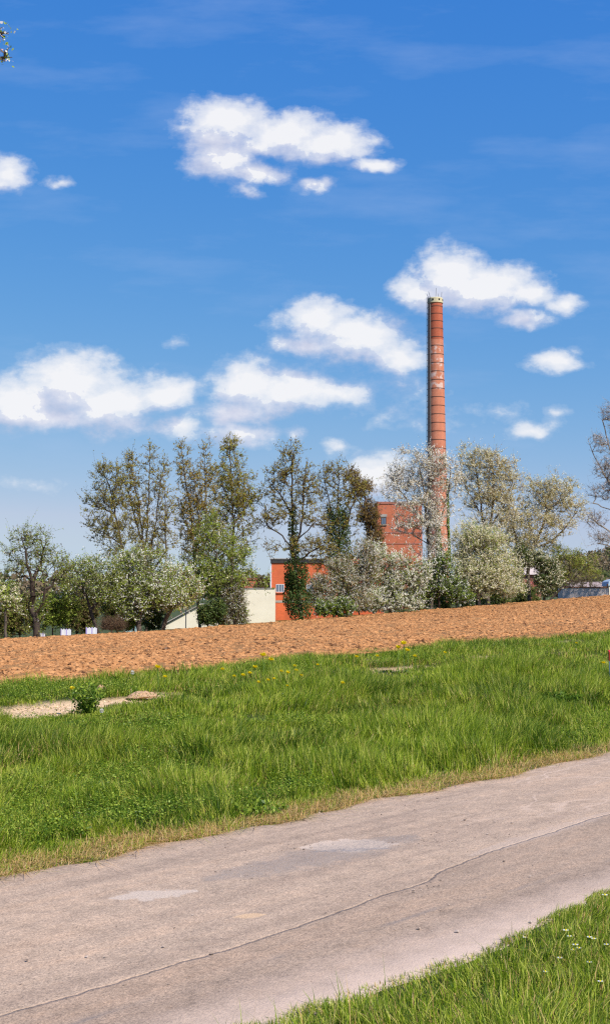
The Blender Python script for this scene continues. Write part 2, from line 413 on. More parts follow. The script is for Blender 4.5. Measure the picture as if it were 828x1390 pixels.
tree('broadleaf_tree', 'bright green leafy tree in front of the cream buildings', 'tree', 301, 67.5,
     [[(301, 854), (300, 825), (297, 790), (292, 760)], [(300, 830), (312, 800), (318, 770)], [(298, 800), (280, 780), (270, 765)]],
     [(293, 735, 30, 26), (318, 758, 24, 24), (272, 775, 24, 26), (332, 785, 20, 18), (300, 790, 36, 26), (285, 712, 16, 16), (350, 795, 12, 10, .5)],
     n=380, r0=.24, tips=(6, .5, 8), size=.085, mix_=(('leaf_green', .5), ('leaf_mid', .45), ('petal_cream', .08)), side=(34, .3), bark='bark')
tree('shrub', 'grey twiggy drooping shrub beside the trunk of the bright green tree', 'shrub', 318, 66.3,
     [[(318, 852), (318, 830), (316, 805)]], [(316, 812, 16, 22), (308, 832, 10, 14), (325, 835, 9, 14)], n=200, r0=.08, tips=(7, .4, 5), size=.075,
     mix_=(('leaf_brown', .4), ('petal_grey', .25), ('leaf_mid', .4)), upb=-.3, hang=1)
tree('shrub', 'yellow green bush at the foot of the grey twiggy shrub', 'shrub', 328, 66.2,
     [[(328, 850), (328, 838)]], [(324, 836, 10, 13), (300, 842, 7, 9)], n=70, r0=.04, tips=(6, .3, 9), size=.08, mix_=(('leaf_green', .5), ('leaf_mid', .5)))
tree('evergreen_bush', 'dark evergreen bush beside the cream gable', 'bush', 282, 67,
     [[(282, 852), (282, 835)]], [(282, 836, 11, 14), (294, 828, 9, 12)], n=120, r0=.05, tips=(7, .3, 12), size=.09, mix_=(('leaf_dark', .85), ('leaf_mid', .15)))
tree('alder_tree', 'tall alder with an ivy covered trunk in front of the orange brick building', 'tree', 409, 67,
     [[(409, 841), (404, 800), (400, 765), (398, 740), (397, 700), (396, 660), (395, 600)], [(400, 745), (408, 722), (411, 690), (414, 650), (418, 625)], [(407, 730), (424, 713), (446, 698)], [(396, 745), (383, 727), (362, 713), (357, 700)], [(397, 700), (380, 670), (366, 655)], [(400, 765), (420, 750), (440, 740)]],
     [(395, 612, 13, 14), (382, 645, 18, 20), (405, 650, 20, 24), (372, 668, 14, 16), (376, 700, 18, 14), (362, 706, 10, 13), (418, 668, 16, 24), (425, 705, 22, 12), (398, 690, 20, 20, .6), (372, 745, 18, 10, .6), (415, 745, 26, 14), (440, 740, 12, 14)],
     n=560, r0=.26, tips=(5, .42, 6), size=.08, mix_=(('leaf_olive', .6), ('leaf_orange', .2), ('leaf_brown', .25)), group=ALD, flat=.4,
     ivy=[([(408, 838), (404, 800), (401, 765)], 16, 5200), ([(401, 765), (398, 730), (397, 690)], 6, 1400), ([(398, 830), (392, 800), (396, 780)], 9, 1500)], bark='bark_dark')
tree('alder_tree', 'tall alder with thick dark ivy high up beside the brown tree', 'tree', 462, 70,
     [[(462, 846), (462, 790), (460, 740), (459, 700), (459, 660), (460, 622)], [(460, 740), (450, 700), (443, 665), (438, 638)], [(460, 740), (474, 700), (484, 668), (488, 650)]],
     [(460, 642, 17, 18), (441, 655, 13, 20), (482, 662, 15, 20), (455, 680, 20, 20), (476, 690, 16, 18), (444, 705, 12, 20), (462, 720, 22, 24), (448, 750, 24, 16), (436, 765, 16, 10), (478, 750, 16, 14)],
     n=500, r0=.2, tips=(5, .42, 7), size=.08, mix_=(('leaf_olive', .55), ('leaf_orange', .3), ('leaf_brown', .25)), group=ALD, flat=.4,
     ivy=[([(462, 800), (461, 760), (459, 720), (458, 690)], 15, 6200)], bark='bark_dark')
tree('dead_tree', 'brown leaved tree hiding the left edge of the brick tower', 'tree', 506, 71,
     [[(508, 838), (506, 790), (504, 745), (500, 700), (492, 655)], [(504, 740), (512, 705), (508, 680)], [(500, 700), (480, 670), (470, 645)]],
     [(500, 700, 15, 22), (509, 730, 12, 20), (490, 662, 15, 14), (476, 650, 12, 12, .6), (506, 765, 12, 16)], n=420, r0=.17, tips=(6, .35, 9), size=.075,
     mix_=(('leaf_brown', .75), ('leaf_orange', .25)), bark='bark_brown')
tree('shrub', 'grey white flowering shrub with a low horizontal branch beside the orange brick building', 'shrub', 474, 66.3,
     [[(476, 836), (479, 818), (474, 795), (466, 778)], [(478, 822), (455, 818), (432, 820)], [(478, 815), (492, 790), (500, 765)]],
     [(450, 796, 24, 16), (480, 788, 24, 22), (502, 765, 14, 18), (432, 793, 12, 10), (497, 744, 12, 10), (464, 772, 20, 12), (445, 815, 26, 12), (485, 815, 22, 14), (428, 805, 12, 14)],
     n=760, r0=.12, tips=(6, .42, 8), size=.075, mix_=(('petal_grey', .42), ('leaf_mid', .45), ('leaf_bronze', .2)), bark='bark_pale')
tree('shrub', 'low dark green shrub under the horizontal branch', 'shrub', 450, 66.1,
     [[(452, 838), (452, 825)]], [(440, 828, 16, 10), (465, 826, 16, 12)], n=140, r0=.05, tips=(6, .32, 9), size=.085, mix_=(('leaf_green', .35), ('leaf_dark', .5), ('petal', .12)))
tree('blackthorn_shrub', 'broad white blossoming blackthorn below the brick tower', 'shrub', 530, 66.2,
     [[(530, 834), (528, 810), (518, 780)], [(530, 815), (550, 790), (562, 770)], [(528, 820), (505, 805), (492, 795)]],
     [(515, 780, 26, 22), (545, 795, 28, 26), (500, 810, 26, 16), (565, 780, 20, 22), (525, 818, 42, 12), (540, 762, 18, 12), (495, 775, 14, 20), (510, 752, 18, 12), (500, 820, 24, 10), (550, 820, 26, 9)],
     n=720, r0=.13, tips=(6, .5, 11), size=.08, mix_=(('petal', .56), ('petal_cream', .16), ('leaf_mid', .24), ('leaf_green', .24)), bark='bark')
tree('cherry_tree', 'tall white blossoming cherry in front of the chimney', 'tree', 585, 69,
     [[(585, 826), (584, 780), (582, 740), (578, 700), (574, 660), (568, 622)], [(583, 745), (598, 705), (610, 665), (612, 625)], [(580, 715), (560, 690), (542, 665), (532, 640)], [(576, 680), (588, 650), (590, 620)], [(582, 740), (560, 725), (540, 720)]],
     [(555, 625, 20, 15), (583, 622, 24, 14), (540, 648, 20, 18), (572, 652, 28, 20), (605, 640, 20, 24), (530, 672, 18, 12), (560, 690, 22, 14), (600, 685, 14, 20, .7), (582, 712, 18, 16), (545, 715, 18, 14, .7), (590, 742, 16, 18)],
     n=330, r0=.2, tips=(6, .42, 8), size=.085, mix_=(('petal', .62), ('petal_cream', .12), ('leaf_bronze', .2), ('leaf_mid', .1)), side=(42, .4), bark='bark')
tree('hawthorn_bush', 'dark green bush flecked white at the foot of the white cherry', 'bush', 596, 66.2,
     [[(596, 824), (594, 800), (590, 780)], [(596, 810), (612, 795)]], [(588, 795, 22, 18), (612, 800, 20, 16), (570, 812, 18, 10), (600, 770, 14, 16), (625, 812, 16, 8)],
     n=420, r0=.1, tips=(6, .4, 11), size=.09, mix_=(('leaf_green', .28), ('leaf_dark', .5), ('petal', .2)), bark='bark_dark')
tree('cherry_tree', 'tall cherry with pale blossom and young yellow leaves right of the chimney', 'tree', 662, 69,
     [[(662, 816), (660, 760), (663, 720), (668, 690), (670, 650), (665, 615)], [(661, 740), (654, 700), (650, 660), (645, 625)], [(663, 720), (682, 690), (694, 660), (700, 640)], [(654, 700), (636, 670), (625, 645)]],
     [(640, 622, 20, 16), (662, 632, 22, 18), (632, 648, 16, 18), (690, 636, 18, 14), (664, 660, 26, 16), (700, 655, 14, 14), (684, 680, 18, 12), (640, 685, 14, 12, .6)],
     n=370, r0=.22, tips=(6, .42, 8), size=.08, mix_=(('petal_cream', .48), ('leaf_yellow', .4), ('leaf_bronze', .18)), side=(44, .5), bark='bark')
tree('cherry_tree', 'spreading cream and yellow tree with arching branches left of the distant hill', 'tree', 718, 68.5,
     [[(718, 812), (716, 775), (722, 745), (735, 718), (742, 690), (735, 660)], [(718, 762), (700, 738), (695, 712), (700, 690)], [(724, 742), (748, 735), (766, 718), (780, 698), (785, 680)], [(740, 700), (758, 680), (768, 660)]],
     [(728, 662, 20, 14), (752, 662, 20, 14), (772, 684, 18, 12), (735, 685, 26, 14), (705, 700, 20, 16), (690, 722, 16, 16), (750, 708, 26, 10, .7), (735, 738, 22, 12), (712, 740, 18, 12), (785, 696, 12, 9, .7), (757, 648, 6, 8, .5)],
     n=430, r0=.2, tips=(6, .42, 8), size=.08, mix_=(('petal_cream', .42), ('leaf_yellow', .5), ('leaf_bronze', .12)), side=(46, .45), bark='bark')
tree('blackthorn_shrub', 'large cream white blossoming shrub with upright wands right of the chimney foot', 'shrub', 650, 66.2,
     [[(650, 818), (648, 790), (640, 750)], [(650, 800), (672, 770), (684, 745)], [(648, 805), (628, 780)], [(650, 810), (690, 795)]],
     [(638, 735, 24, 26), (664, 742, 26, 26), (630, 772, 20, 26), (680, 775, 28, 26), (652, 785, 36, 22), (690, 800, 20, 12), (640, 805, 30, 12)],
     n=860, r0=.14, tips=(6, .62, 11), size=.08, mix_=(('petal_cream', .60), ('leaf_yellow', .16), ('leaf_green', .26)), bark='bark_pale', upb=.7)
tree('ivy_bush', 'dark green ivy bush with cream sprays beside the red brick hut', 'bush', 738, 66.2,
     [[(738, 812), (738, 790), (732, 765)], [(738, 800), (750, 785)]], [(738, 790, 14, 20), (752, 788, 12, 18), (726, 760, 16, 14), (706, 755, 12, 18), (742, 765, 14, 10), (704, 785, 7, 20)],
     n=460, r0=.12, tips=(6, .38, 10), size=.085, mix_=(('leaf_dark', .5), ('leaf_mid', .22), ('petal_cream', .3)), bark='bark_dark')
tree('young_tree', 'low yellow green tree reaching right above the ribbed fence', 'tree', 750, 67,
     [[(746, 808), (762, 798), (778, 786), (792, 772), (802, 758)], [(765, 796), (772, 775), (770, 755)], [(775, 788), (790, 788), (805, 784)]],
     [(772, 758, 20, 12), (790, 768, 20, 12), (765, 780, 16, 12), (800, 780, 14, 8), (755, 750, 14, 10), (806, 762, 8, 10, .6)], n=230, r0=.09, tips=(5, .4, 6), size=.075,
     mix_=(('leaf_yellow', .4), ('leaf_green', .5), ('leaf_mid', .2)), bark='bark_dark')
tree('bare_tree', 'large almost bare tree cut by the right edge of the photo', 'tree', 852, 66.5,
     [[(852, 812), (852, 760), (850, 700), (846, 640), (842, 590), (838, 548)], [(851, 765), (828, 742), (810, 738), (792, 742)], [(850, 740), (828, 722), (812, 712), (794, 696)], [(849, 690), (826, 655), (806, 620), (797, 598)], [(846, 650), (828, 610), (818, 570)], [(850, 700), (822, 690), (798, 680)], [(850, 700), (875, 650), (885, 600)], [(851, 740), (880, 710), (900, 690)]],
     [(830, 562, 16, 20), (815, 600, 16, 16), (822, 635, 22, 16), (818, 668, 22, 12), (808, 705, 16, 12), (815, 730, 20, 8), (855, 590, 28, 40), (865, 660, 34, 46), (890, 700, 25, 35), (838, 650, 20, 40)],
     n=900, r0=.34, tips=(7, .5, 3), size=.07, mix_=(('leaf_brown', .5), ('petal_pink', .25), ('petal_grey', .3)), bark='bark_pale', tr=.008)
# thicket behind the left of the field
GB = 'low bushes behind the left end of the field'
for i, (px, s, lab, bl, mx) in enumerate([
    (486, 76, 'low dark bush of the undergrowth behind the blossoming shrubs', [(486, 812, 20, 18)], (('leaf_dark', .5), ('leaf_mid', .5))),
    (528, 76, 'low dark bush of the undergrowth behind the blossoming shrubs', [(528, 812, 20, 18)], (('leaf_dark', .5), ('leaf_mid', .5))),
    (566, 76, 'low dark bush of the undergrowth behind the blossoming shrubs', [(566, 812, 20, 18)], (('leaf_dark', .5), ('leaf_mid', .5))),
    (602, 76, 'low dark bush of the undergrowth behind the blossoming shrubs', [(602, 812, 20, 18)], (('leaf_dark', .5), ('leaf_mid', .5))),
    (640, 76, 'low dark bush of the undergrowth behind the blossoming shrubs', [(640, 812, 20, 18)], (('leaf_dark', .5), ('leaf_mid', .5))),
    (676, 76, 'low dark bush of the undergrowth behind the blossoming shrubs', [(676, 812, 20, 18)], (('leaf_dark', .5), ('leaf_mid', .5))),
    (712, 76, 'low dark bush of the undergrowth behind the blossoming shrubs', [(712, 812, 20, 18)], (('leaf_dark', .5), ('leaf_mid', .5))),
    (28, 72, 'brown green bush behind the trunk of the leftmost old fruit tree', [(30, 838, 24, 26), (10, 845, 20, 20)], (('leaf_mid', .4), ('leaf_brown', .45), ('leaf_green', .15))),
    (72, 70, 'bright green bush just right of the old forked trunk', [(72, 835, 20, 22), (88, 828, 16, 18)], (('leaf_green', .6), ('leaf_mid', .4))),
    (105, 74, 'olive brown bush behind the two striped panels', [(105, 840, 22, 22), (118, 828, 16, 20)], (('leaf_mid', .5), ('leaf_brown', .5))),
    (160, 74, 'dull green bush behind the reddish brush', [(158, 835, 22, 22), (175, 822, 14, 20), (145, 818, 14, 14)], (('leaf_mid', .6), ('leaf_brown', .3), ('leaf_green', .2))),
    (182, 67, 'small bright green bush left of the dark blossom tree trunk', [(177, 847, 9, 9)], (('leaf_green', .7), ('leaf_dark', .3))),
    (208, 69, 'dark green bush between the two blossom tree trunks', [(207, 838, 12, 18)], (('leaf_dark', .7), ('leaf_mid', .3))),
    (-20, 72, 'brown bush at the far left end of the field', [(-20, 835, 26, 30)], (('leaf_mid', .5), ('leaf_brown', .5)))]):
    tree('bush', lab, 'bush', px, s, [[(px, 868), (px, 850), (px + 2, 835)]], bl, n=230 if px not in (182,) else 70, r0=.05, tips=(6, .4, 9), size=.085, mix_=mx, group=(GB if px < 300 else 'undergrowth bushes behind the blossoming shrubs'), upb=.5, bark='bark_brown')
tree('brush', 'reddish brown leafless brush right of the leaning fruit tree', 'brush', 152, 66.4, [[(152, 860), (152, 850)]],
     [(146, 851, 8, 8), (160, 851, 9, 8)], n=150, r0=.04, tips=(8, .35, 1), size=.05, mix_=(('leaf_brown', 1),), bark='bark_brown', upb=.8)
tree('bush', 'brown leafless bush between the yellow green tree and the ribbed fence', 'bush', 800, 78, [[(800, 806), (800, 790)]],
     [(790, 790, 30, 14), (760, 785, 22, 16)], n=300, r0=.06, tips=(7, .5, 3), size=.07, mix_=(('leaf_brown', .7), ('leaf_mid', .3)), bark='bark', upb=.6)
# nearby blossoming tree whose branch tips reach into the top left corner
tree('apple_tree', 'pink budded branch tips of a near tree in the top left corner', 'tree', -520, 8.5,
     [[(-520, 1150), (-500, 900), (-480, 700), (-440, 500)], [(-470, 640), (-300, 400), (-150, 200), (-60, 95), (-2, 76)], [(-90, 118), (-40, 62), (-5, 45)], [(-440, 500), (-400, 300), (-380, 100)], [(-480, 700), (-650, 500), (-750, 350)]],
     [(-420, 250, 200, 200), (-650, 350, 180, 180), (-250, 180, 110, 100), (5, 75, 9, 4, 30), (-1, 44, 5, 4, 30)], n=420, r0=.12, tips=(5, .05, 3), size=.022,
     mix_=(('petal_pink', .4), ('leaf_green', .4), ('petal', .2)), Yfix=8.5, tr=.005)

# ------------------------------------------------------------------ ground
def dens(a, b, step): return list(np.arange(a, b, step))
gu = [-4000, -2500, -1500, -800, -400, -200, -100, -60, -40, -25, -15, -8] + dens(-4, 42, .16) + dens(42, 70, 1) + dens(70, 240, 5) + [260, 300, 350, 420] + dens(450, 1700, 25) + [1900, 2300, 3000, 4000]
gs = [-3000, -1500, -700, -300, -120, -60, -30, -15, -8, -4, -2, -1, 0] + dens(.5, 7, .25) + dens(7, 15.6, .14) + dens(16, 66, 2.5) + dens(66, 90, 1.5) + [95, 105, 120, 140, 170, 210] + dens(250, 1500, 25) + [1700, 2000, 2500, 3500, 5000]
gu = np.array(gu, float); gs = np.array(gs, float)
UU, SS = np.meshgrid(gu, gs, indexing='ij'); X, Yg = xy(UU, SS)
Z = H(X, Yg)
# rut of bare sandy soil along the top of the verge, taken from where it lies in the photo
RUT = []
for (x0, y0, x1, y1, w0, w1) in [(-60, 972, 60, 961, .62, .60), (60, 961, 125, 953, .6, .42), (125, 953, 245, 941, .4, .2), (245, 941, 300, 935, .1, .1), (500, 909, 590, 904, .22, .22), (590, 901, 670, 898, .2, .28), (740, 887, 778, 885, .45, .3)]:
    a = us(*pix_ground(x0, y0)); b = us(*pix_ground(x1, y1)); RUT.append((a, b, w0, w1))
def dirt(u, s, wd=1.0):
    d = np.zeros_like(u)
    wob = (fbm(u * 1.1, s * 1.1, 31) - .5) * .9 + (fbm(u * 5, s * 5, 33) - .5) * .9
    for a, b, w0, w1 in RUT:
        t = (u - a[0]) / (b[0] - a[0]); inside = sstep(t, -.04, .02) * (1 - sstep(t, .98, 1.04))
        tc = np.clip(t, 0, 1); c = a[1] + (b[1] - a[1]) * tc; w = (w0 + (w1 - w0) * tc) * 1.05 * wd
        d = np.maximum(d, inside * (1 - sstep(np.abs(s - c + wob * .4) / w, .55, 1.2)))
    d = np.maximum(d, sstep(.55 + (fbm(u * .9, s * .9, 77) - .5) * 2.2, .98, 1.1) * sstep(s, 12, 13.5) * (s < 15.2))
    return d
D = dirt(UU, SS) * ((SS > 11) & (SS < 15.5))
inroad = ((SS > S1 + .2) & (SS < S2 - .2)) * .04
infield = sstep(SS, 15.3, 16.4) * (1 - sstep(SS, 61, 63.5)) * (UU > -55) * (UU < 165)
Z = Z - inroad - .25 * infield - D * .05 + (fbm(UU * 2.5, SS * 2.5, 3) - .5) * .05 * ((SS > 7.2) & (SS < 15.5))
nu, ns = UU.shape
def gridfaces(nu, ns):
    i, j = np.meshgrid(np.arange(nu - 1), np.arange(ns - 1), indexing='ij'); a = (i * ns + j).ravel()
    return np.stack([a, a + ns, a + ns + 1, a + 1], 1)
m, nt, b = nt_mat('ground_soil_and_turf')
at = N(nt, 'ShaderNodeAttribute', attribute_name='dirt')
f1 = noise(nt, 1.6, 6); f2 = noise(nt, 22, 5)
turf = ramp(nt, f1, [(.3, (.035, .055, .012)), (.55, (.06, .075, .018)), (.75, (.13, .10, .045))])  # dark turf tones put the shade between blades into the colour
sand = ramp(nt, f2, [(.3, (.42, .25, .12)), (.5, (.72, .50, .30)), (.8, (.58, .38, .21))])
nt.links.new(mix(nt, at.outputs['Fac'], turf, sand), b.inputs['Base Color']); bump(nt, b, f2, .7, .04)
M['ground'] = m
g = link('ground', raw_mesh('ground', np.stack([X, Yg, Z], 2).reshape(-1, 3), [gridfaces(nu, ns)], [m], smooth=True, attr={'dirt': D.ravel()}))
g['kind'] = 'structure'

# ------------------------------------------------------------------ road
m, nt, b = nt_mat('worn_asphalt'); b.inputs['Roughness'].default_value = .9
at = N(nt, 'ShaderNodeAttribute', attribute_name='along'); at2 = N(nt, 'ShaderNodeAttribute', attribute_name='across')
cb = N(nt, 'ShaderNodeCombineXYZ'); nt.links.new(at.outputs['Fac'], cb.inputs[0]); nt.links.new(at2.outputs['Fac'], cb.inputs[1]); vec = cb.outputs[0]
U_, S_ = at.outputs['Fac'], at2.outputs['Fac']
def st(vec_, sx, sy):
    mp = N(nt, 'ShaderNodeMapping'); mp.inputs['Scale'].default_value = (sx, sy, 1); nt.links.new(vec_, mp.inputs['Vector']); return mp.outputs[0]
n_big = noise(nt, .7, 5, st(vec, .7, 1.6)); n_mid = noise(nt, 5, 6, vec, .65); n_fine = noise(nt, 95, 3, vec, .7); n_gr = noise(nt, 40, 4, vec, .7)
base = ramp(nt, n_big, [(.3, (.44, .315, .215)), (.5, (.51, .365, .25)), (.7, (.43, .315, .22))])
base = mix(nt, .45, base, ramp(nt, n_mid, [(.28, (.33, .24, .18)), (.5, (.49, .36, .27)), (.72, (.66, .47, .34))]))
base = mix(nt, .8, base, ramp(nt, n_fine, [(.30, (.35, .33, .32)), (.5, (1, 1, 1)), (.72, (1.4, 1.35, 1.3))]), 'MULTIPLY')
base = mix(nt, .6, base, ramp(nt, n_gr, [(.35, (.62, .60, .60)), (.6, (1.12, 1.1, 1.08))]), 'MULTIPLY')
n_tr = noise(nt, 1.0, 5, st(vec, .22, 2.6), .62); base = mix(nt, .8, base, ramp(nt, n_tr, [(.34, (.76, .75, .76)), (.5, (1, 1, 1)), (.66, (1.12, 1.06, 1.0))]), 'MULTIPLY')
n_bl = noise(nt, 11, 5, vec, .7); base = mix(nt, .6, base, ramp(nt, n_bl, [(.36, (.76, .75, .75)), (.5, (1, 1, 1)), (.64, (1.12, 1.08, 1.04))]), 'MULTIPLY')
CR = [us(*pix_ground(px, py)) for px, py in [(290, 1300), (345, 1281), (400, 1262), (470, 1238), (530, 1216), (565, 1207), (600, 1185), (640, 1169), (665, 1160), (720, 1142), (780, 1122), (828, 1108)]]
def curve_y(pts, u0, u1, wob, sc_, seed):
    """s position of a crack as a function of u, wobbling"""
    cv = N(nt, 'ShaderNodeFloatCurve'); c = cv.mapping.curves[0]
    s0 = min(p[1] for p in pts) - .5; s1 = max(p[1] for p in pts) + .5
    P_ = sorted([((p[0] - u0) / (u1 - u0), (p[1] - s0) / (s1 - s0)) for p in pts])
    P_ = [p for p in P_ if 0 <= p[0] <= 1]
    c.points[0].location = (0, P_[0][1]); c.points[1].location = (1, P_[-1][1])
    for p in P_: c.points.new(*p)
    cv.mapping.update()
    nt.links.new(mth(nt, 'DIVIDE', mth(nt, 'SUBTRACT', U_, u0), u1 - u0), cv.inputs['Value'])
    y = mth(nt, 'ADD', mth(nt, 'MULTIPLY', cv.outputs[0], s1 - s0), s0)
    mp = N(nt, 'ShaderNodeMapping'); mp.inputs['Location'].default_value = (seed, 0, seed); mp.inputs['Scale'].default_value = (1, 0, 1)
    nt.links.new(vec, mp.inputs['Vector'])
    nn = noise(nt, sc_, 5, mp.outputs[0], .65)
    return mth(nt, 'ADD', y, mth(nt, 'MULTIPLY', mth(nt, 'SUBTRACT', nn, .5), wob))
u0, u1 = CR[0][0] - .3, CR[-1][0] + .3
cy = curve_y(CR, u0, u1, .10, 3.5, 2)
dS = mth(nt, 'SUBTRACT', S_, cy)
near_side = mth(nt, 'LESS_THAN', dS, 0)        # newer, darker surfacing on the near side of the seam
base = mix(nt, mth(nt, 'MULTIPLY', near_side, .8), base, (.80, .79, .79), 'MULTIPLY')
wv = ramp(nt, mth(nt, 'ABSOLUTE', mth(nt, 'ADD', dS, .004)), [(.0, (.9, .9, .9)), (.005, (.55, .55, .55)), (.016, (0, 0, 0))])
base = mix(nt, mth(nt, 'MULTIPLY', wv, ramp(nt, noise(nt, 2.5, 3, vec), [(.38, (.08, .08, .08)), (.62, (.6, .6, .6))])), base, (.26, .19, .155))
# second seam, closer to the near edge
C2 = [us(*pix_ground(px, py)) for px, py in [(430, 1290), (515, 1263), (600, 1236), (690, 1212), (760, 1190), (828, 1172)]]
cy2 = curve_y(C2, C2[0][0] - .3, C2[-1][0] + .3, .06, 2.5, 9)
w2 = ramp(nt, mth(nt, 'ABSOLUTE', mth(nt, 'SUBTRACT', S_, cy2)), [(0, (1, 1, 1)), (.03, (0, 0, 0))])
base = mix(nt, mth(nt, 'MULTIPLY', w2, ramp(nt, noise(nt, 1.7, 3, vec), [(.45, (0, 0, 0)), (.6, (.55, .55, .55))])), base, (.20, .17, .155))
# fine light cracks filled with sand
vo = N(nt, 'ShaderNodeTexVoronoi', feature='DISTANCE_TO_EDGE'); vo.inputs['Scale'].default_value = 2.1
dv = N(nt, 'ShaderNodeMixRGB'); dv.blend_type = 'ADD'; dv.inputs[0].default_value = .25; nt.links.new(vec, dv.inputs[1])
nz = N(nt, 'ShaderNodeTexNoise'); nz.inputs['Scale'].default_value = 3; nt.links.new(vec, nz.inputs['Vector']); nt.links.new(nz.outputs['Color'], dv.inputs[2])
nt.links.new(st(dv.outputs[0], .45, 1.2), vo.inputs['Vector'])
ck = ramp(nt, vo.outputs['Distance'], [(0, (1, 1, 1)), (.012, (.5, .5, .5)), (.03, (0, 0, 0))])
cmask = mth(nt, 'MULTIPLY', ramp(nt, noise(nt, .8, 3, vec), [(.36, (0, 0, 0)), (.52, (1, 1, 1))]), mth(nt, 'MULTIPLY', ramp(nt, dS, [(.0, (0, 0, 0)), (.2, (1, 1, 1))]), mth(nt, 'MULTIPLY', mth(nt, 'SUBTRACT', U_, 7.2), .4, clamp=True)))
base = mix(nt, mth(nt, 'MULTIPLY', ck, mth(nt, 'MULTIPLY', cmask, .75)), base, (.66, .48, .36))
# worn patches and stains: (px,py) centre, half sizes in px, colour, amount
patch_h = None
for (pxa, pya, pxb, pyb, hw, col, amt) in [
        (415, 1153, 535, 1150, .24, (.66, .50, .38), .85), (300, 1222, 262, 1215, .0, (.5, .4, .3), 0),
        (155, 1225, 262, 1216, .13, (.60, .47, .37), .8), (320, 1250, 358, 1247, .06, (.72, .47, .27), .7),
        (290, 1198, 560, 1140, .22, (.30, .245, .21), .75), (640, 1165, 828, 1105, .1, (.6, .46, .37), .3), (425, 1161, 530, 1157, .05, (.26, .23, .22), .7)]:
    if hw == 0: continue
    a = us(*pix_ground(pxa, pya)); b_ = us(*pix_ground(pxb, pyb))
    # distance from the segment a-b in (u,s)
    ax, ay = a; bx, by = b_; L2 = (bx - ax) ** 2 + (by - ay) ** 2
    t = mth(nt, 'DIVIDE', mth(nt, 'ADD', mth(nt, 'MULTIPLY', mth(nt, 'SUBTRACT', U_, ax), bx - ax), mth(nt, 'MULTIPLY', mth(nt, 'SUBTRACT', S_, ay), by - ay)), L2, clamp=True)
    du = mth(nt, 'SUBTRACT', U_, mth(nt, 'ADD', mth(nt, 'MULTIPLY', t, bx - ax), ax)); ds = mth(nt, 'SUBTRACT', S_, mth(nt, 'ADD', mth(nt, 'MULTIPLY', t, by - ay), ay))
    dd = mth(nt, 'SQRT', mth(nt, 'ADD', mth(nt, 'MULTIPLY', du, du), mth(nt, 'MULTIPLY', ds, ds)))
    dd = mth(nt, 'DIVIDE', dd, mth(nt, 'MULTIPLY_ADD', mth(nt, 'POWER', mth(nt, 'MULTIPLY_ADD', t, 2, -1), 2), -.75, 1))
    dd = mth(nt, 'ADD', dd, mth(nt, 'MULTIPLY', mth(nt, 'ADD', mth(nt, 'SUBTRACT', n_mid, .5), mth(nt, 'SUBTRACT', n_bl, .5)), hw * 2.0))
    k = ramp(nt, mth(nt, 'DIVIDE', dd, hw * 1.5), [(.45, (amt,) * 3), (.62 if col[0] > .35 else .95, (0, 0, 0))])
    if col[0] <= .35: k = mth(nt, 'MULTIPLY', k, ramp(nt, n_gr, [(.4, (.2, .2, .2)), (.6, (1, 1, 1))]))
    base = mix(nt, k, base, mix(nt, .6, col, ramp(nt, n_fine, [(.35, (.6, .6, .6)), (.6, (1.1, 1.1, 1.1))]), 'MULTIPLY'))
# sandy margins
ed = ramp(nt, mth(nt, 'ADD', mth(nt, 'SUBTRACT', S_, S2), mth(nt, 'MULTIPLY', n_mid, .3)), [(.0, (0, 0, 0)), (.12, (.75, .75, .75))])
base = mix(nt, ed, base, (.50, .33, .21))
ed = ramp(nt, mth(nt, 'ADD', mth(nt, 'SUBTRACT', S1 + .35, S_), mth(nt, 'MULTIPLY', n_mid, .3)), [(.0, (0, 0, 0)), (.5, (.8, .8, .8))])
base = mix(nt, ed, base, (.62, .46, .36))
nt.links.new(base, b.inputs['Base Color'])
hh = mth(nt, 'ADD', mth(nt, 'MULTIPLY', n_fine, .006), mth(nt, 'MULTIPLY', n_mid, .012))
hh = mth(nt, 'SUBTRACT', hh, mth(nt, 'MULTIPLY', wv, .010)); hh = mth(nt, 'SUBTRACT', hh, mth(nt, 'MULTIPLY', near_side, .004))
bump(nt, b, hh, .9, 1.0)
M['road'] = m
ru = np.array([-300, -150, -80, -40, -20, -10] + dens(-5, 40, .12) + dens(40, 80, 1) + [90, 110, 140, 170, 200, 230], float); rk = np.linspace(0, 1, 28)
UU, KK = np.meshgrid(ru, rk, indexing='ij')
e1 = S1 + (fbm(UU * 1.7, UU * 0, 5) - .5) * .35; e2 = S2 + (fbm(UU * 1.7, UU * 0 + 3, 6) - .5) * .32
SS = e1 + (e2 - e1) * KK; X, Yr = xy(UU, SS)
Z = H(X, Yr) + .012 + (fbm(UU * .8, SS * 1.5, 8) - .5) * .025 - .02 * ((KK < .01) | (KK > .99))
rd = link('road', raw_mesh('road', np.stack([X, Yr, Z], 2).reshape(-1, 3), [gridfaces(*UU.shape)], [m], smooth=True, attr={'along': UU.ravel(), 'across': SS.ravel()}))
rd['kind'] = 'structure'
def ground_z(x, y): return H(x, y)
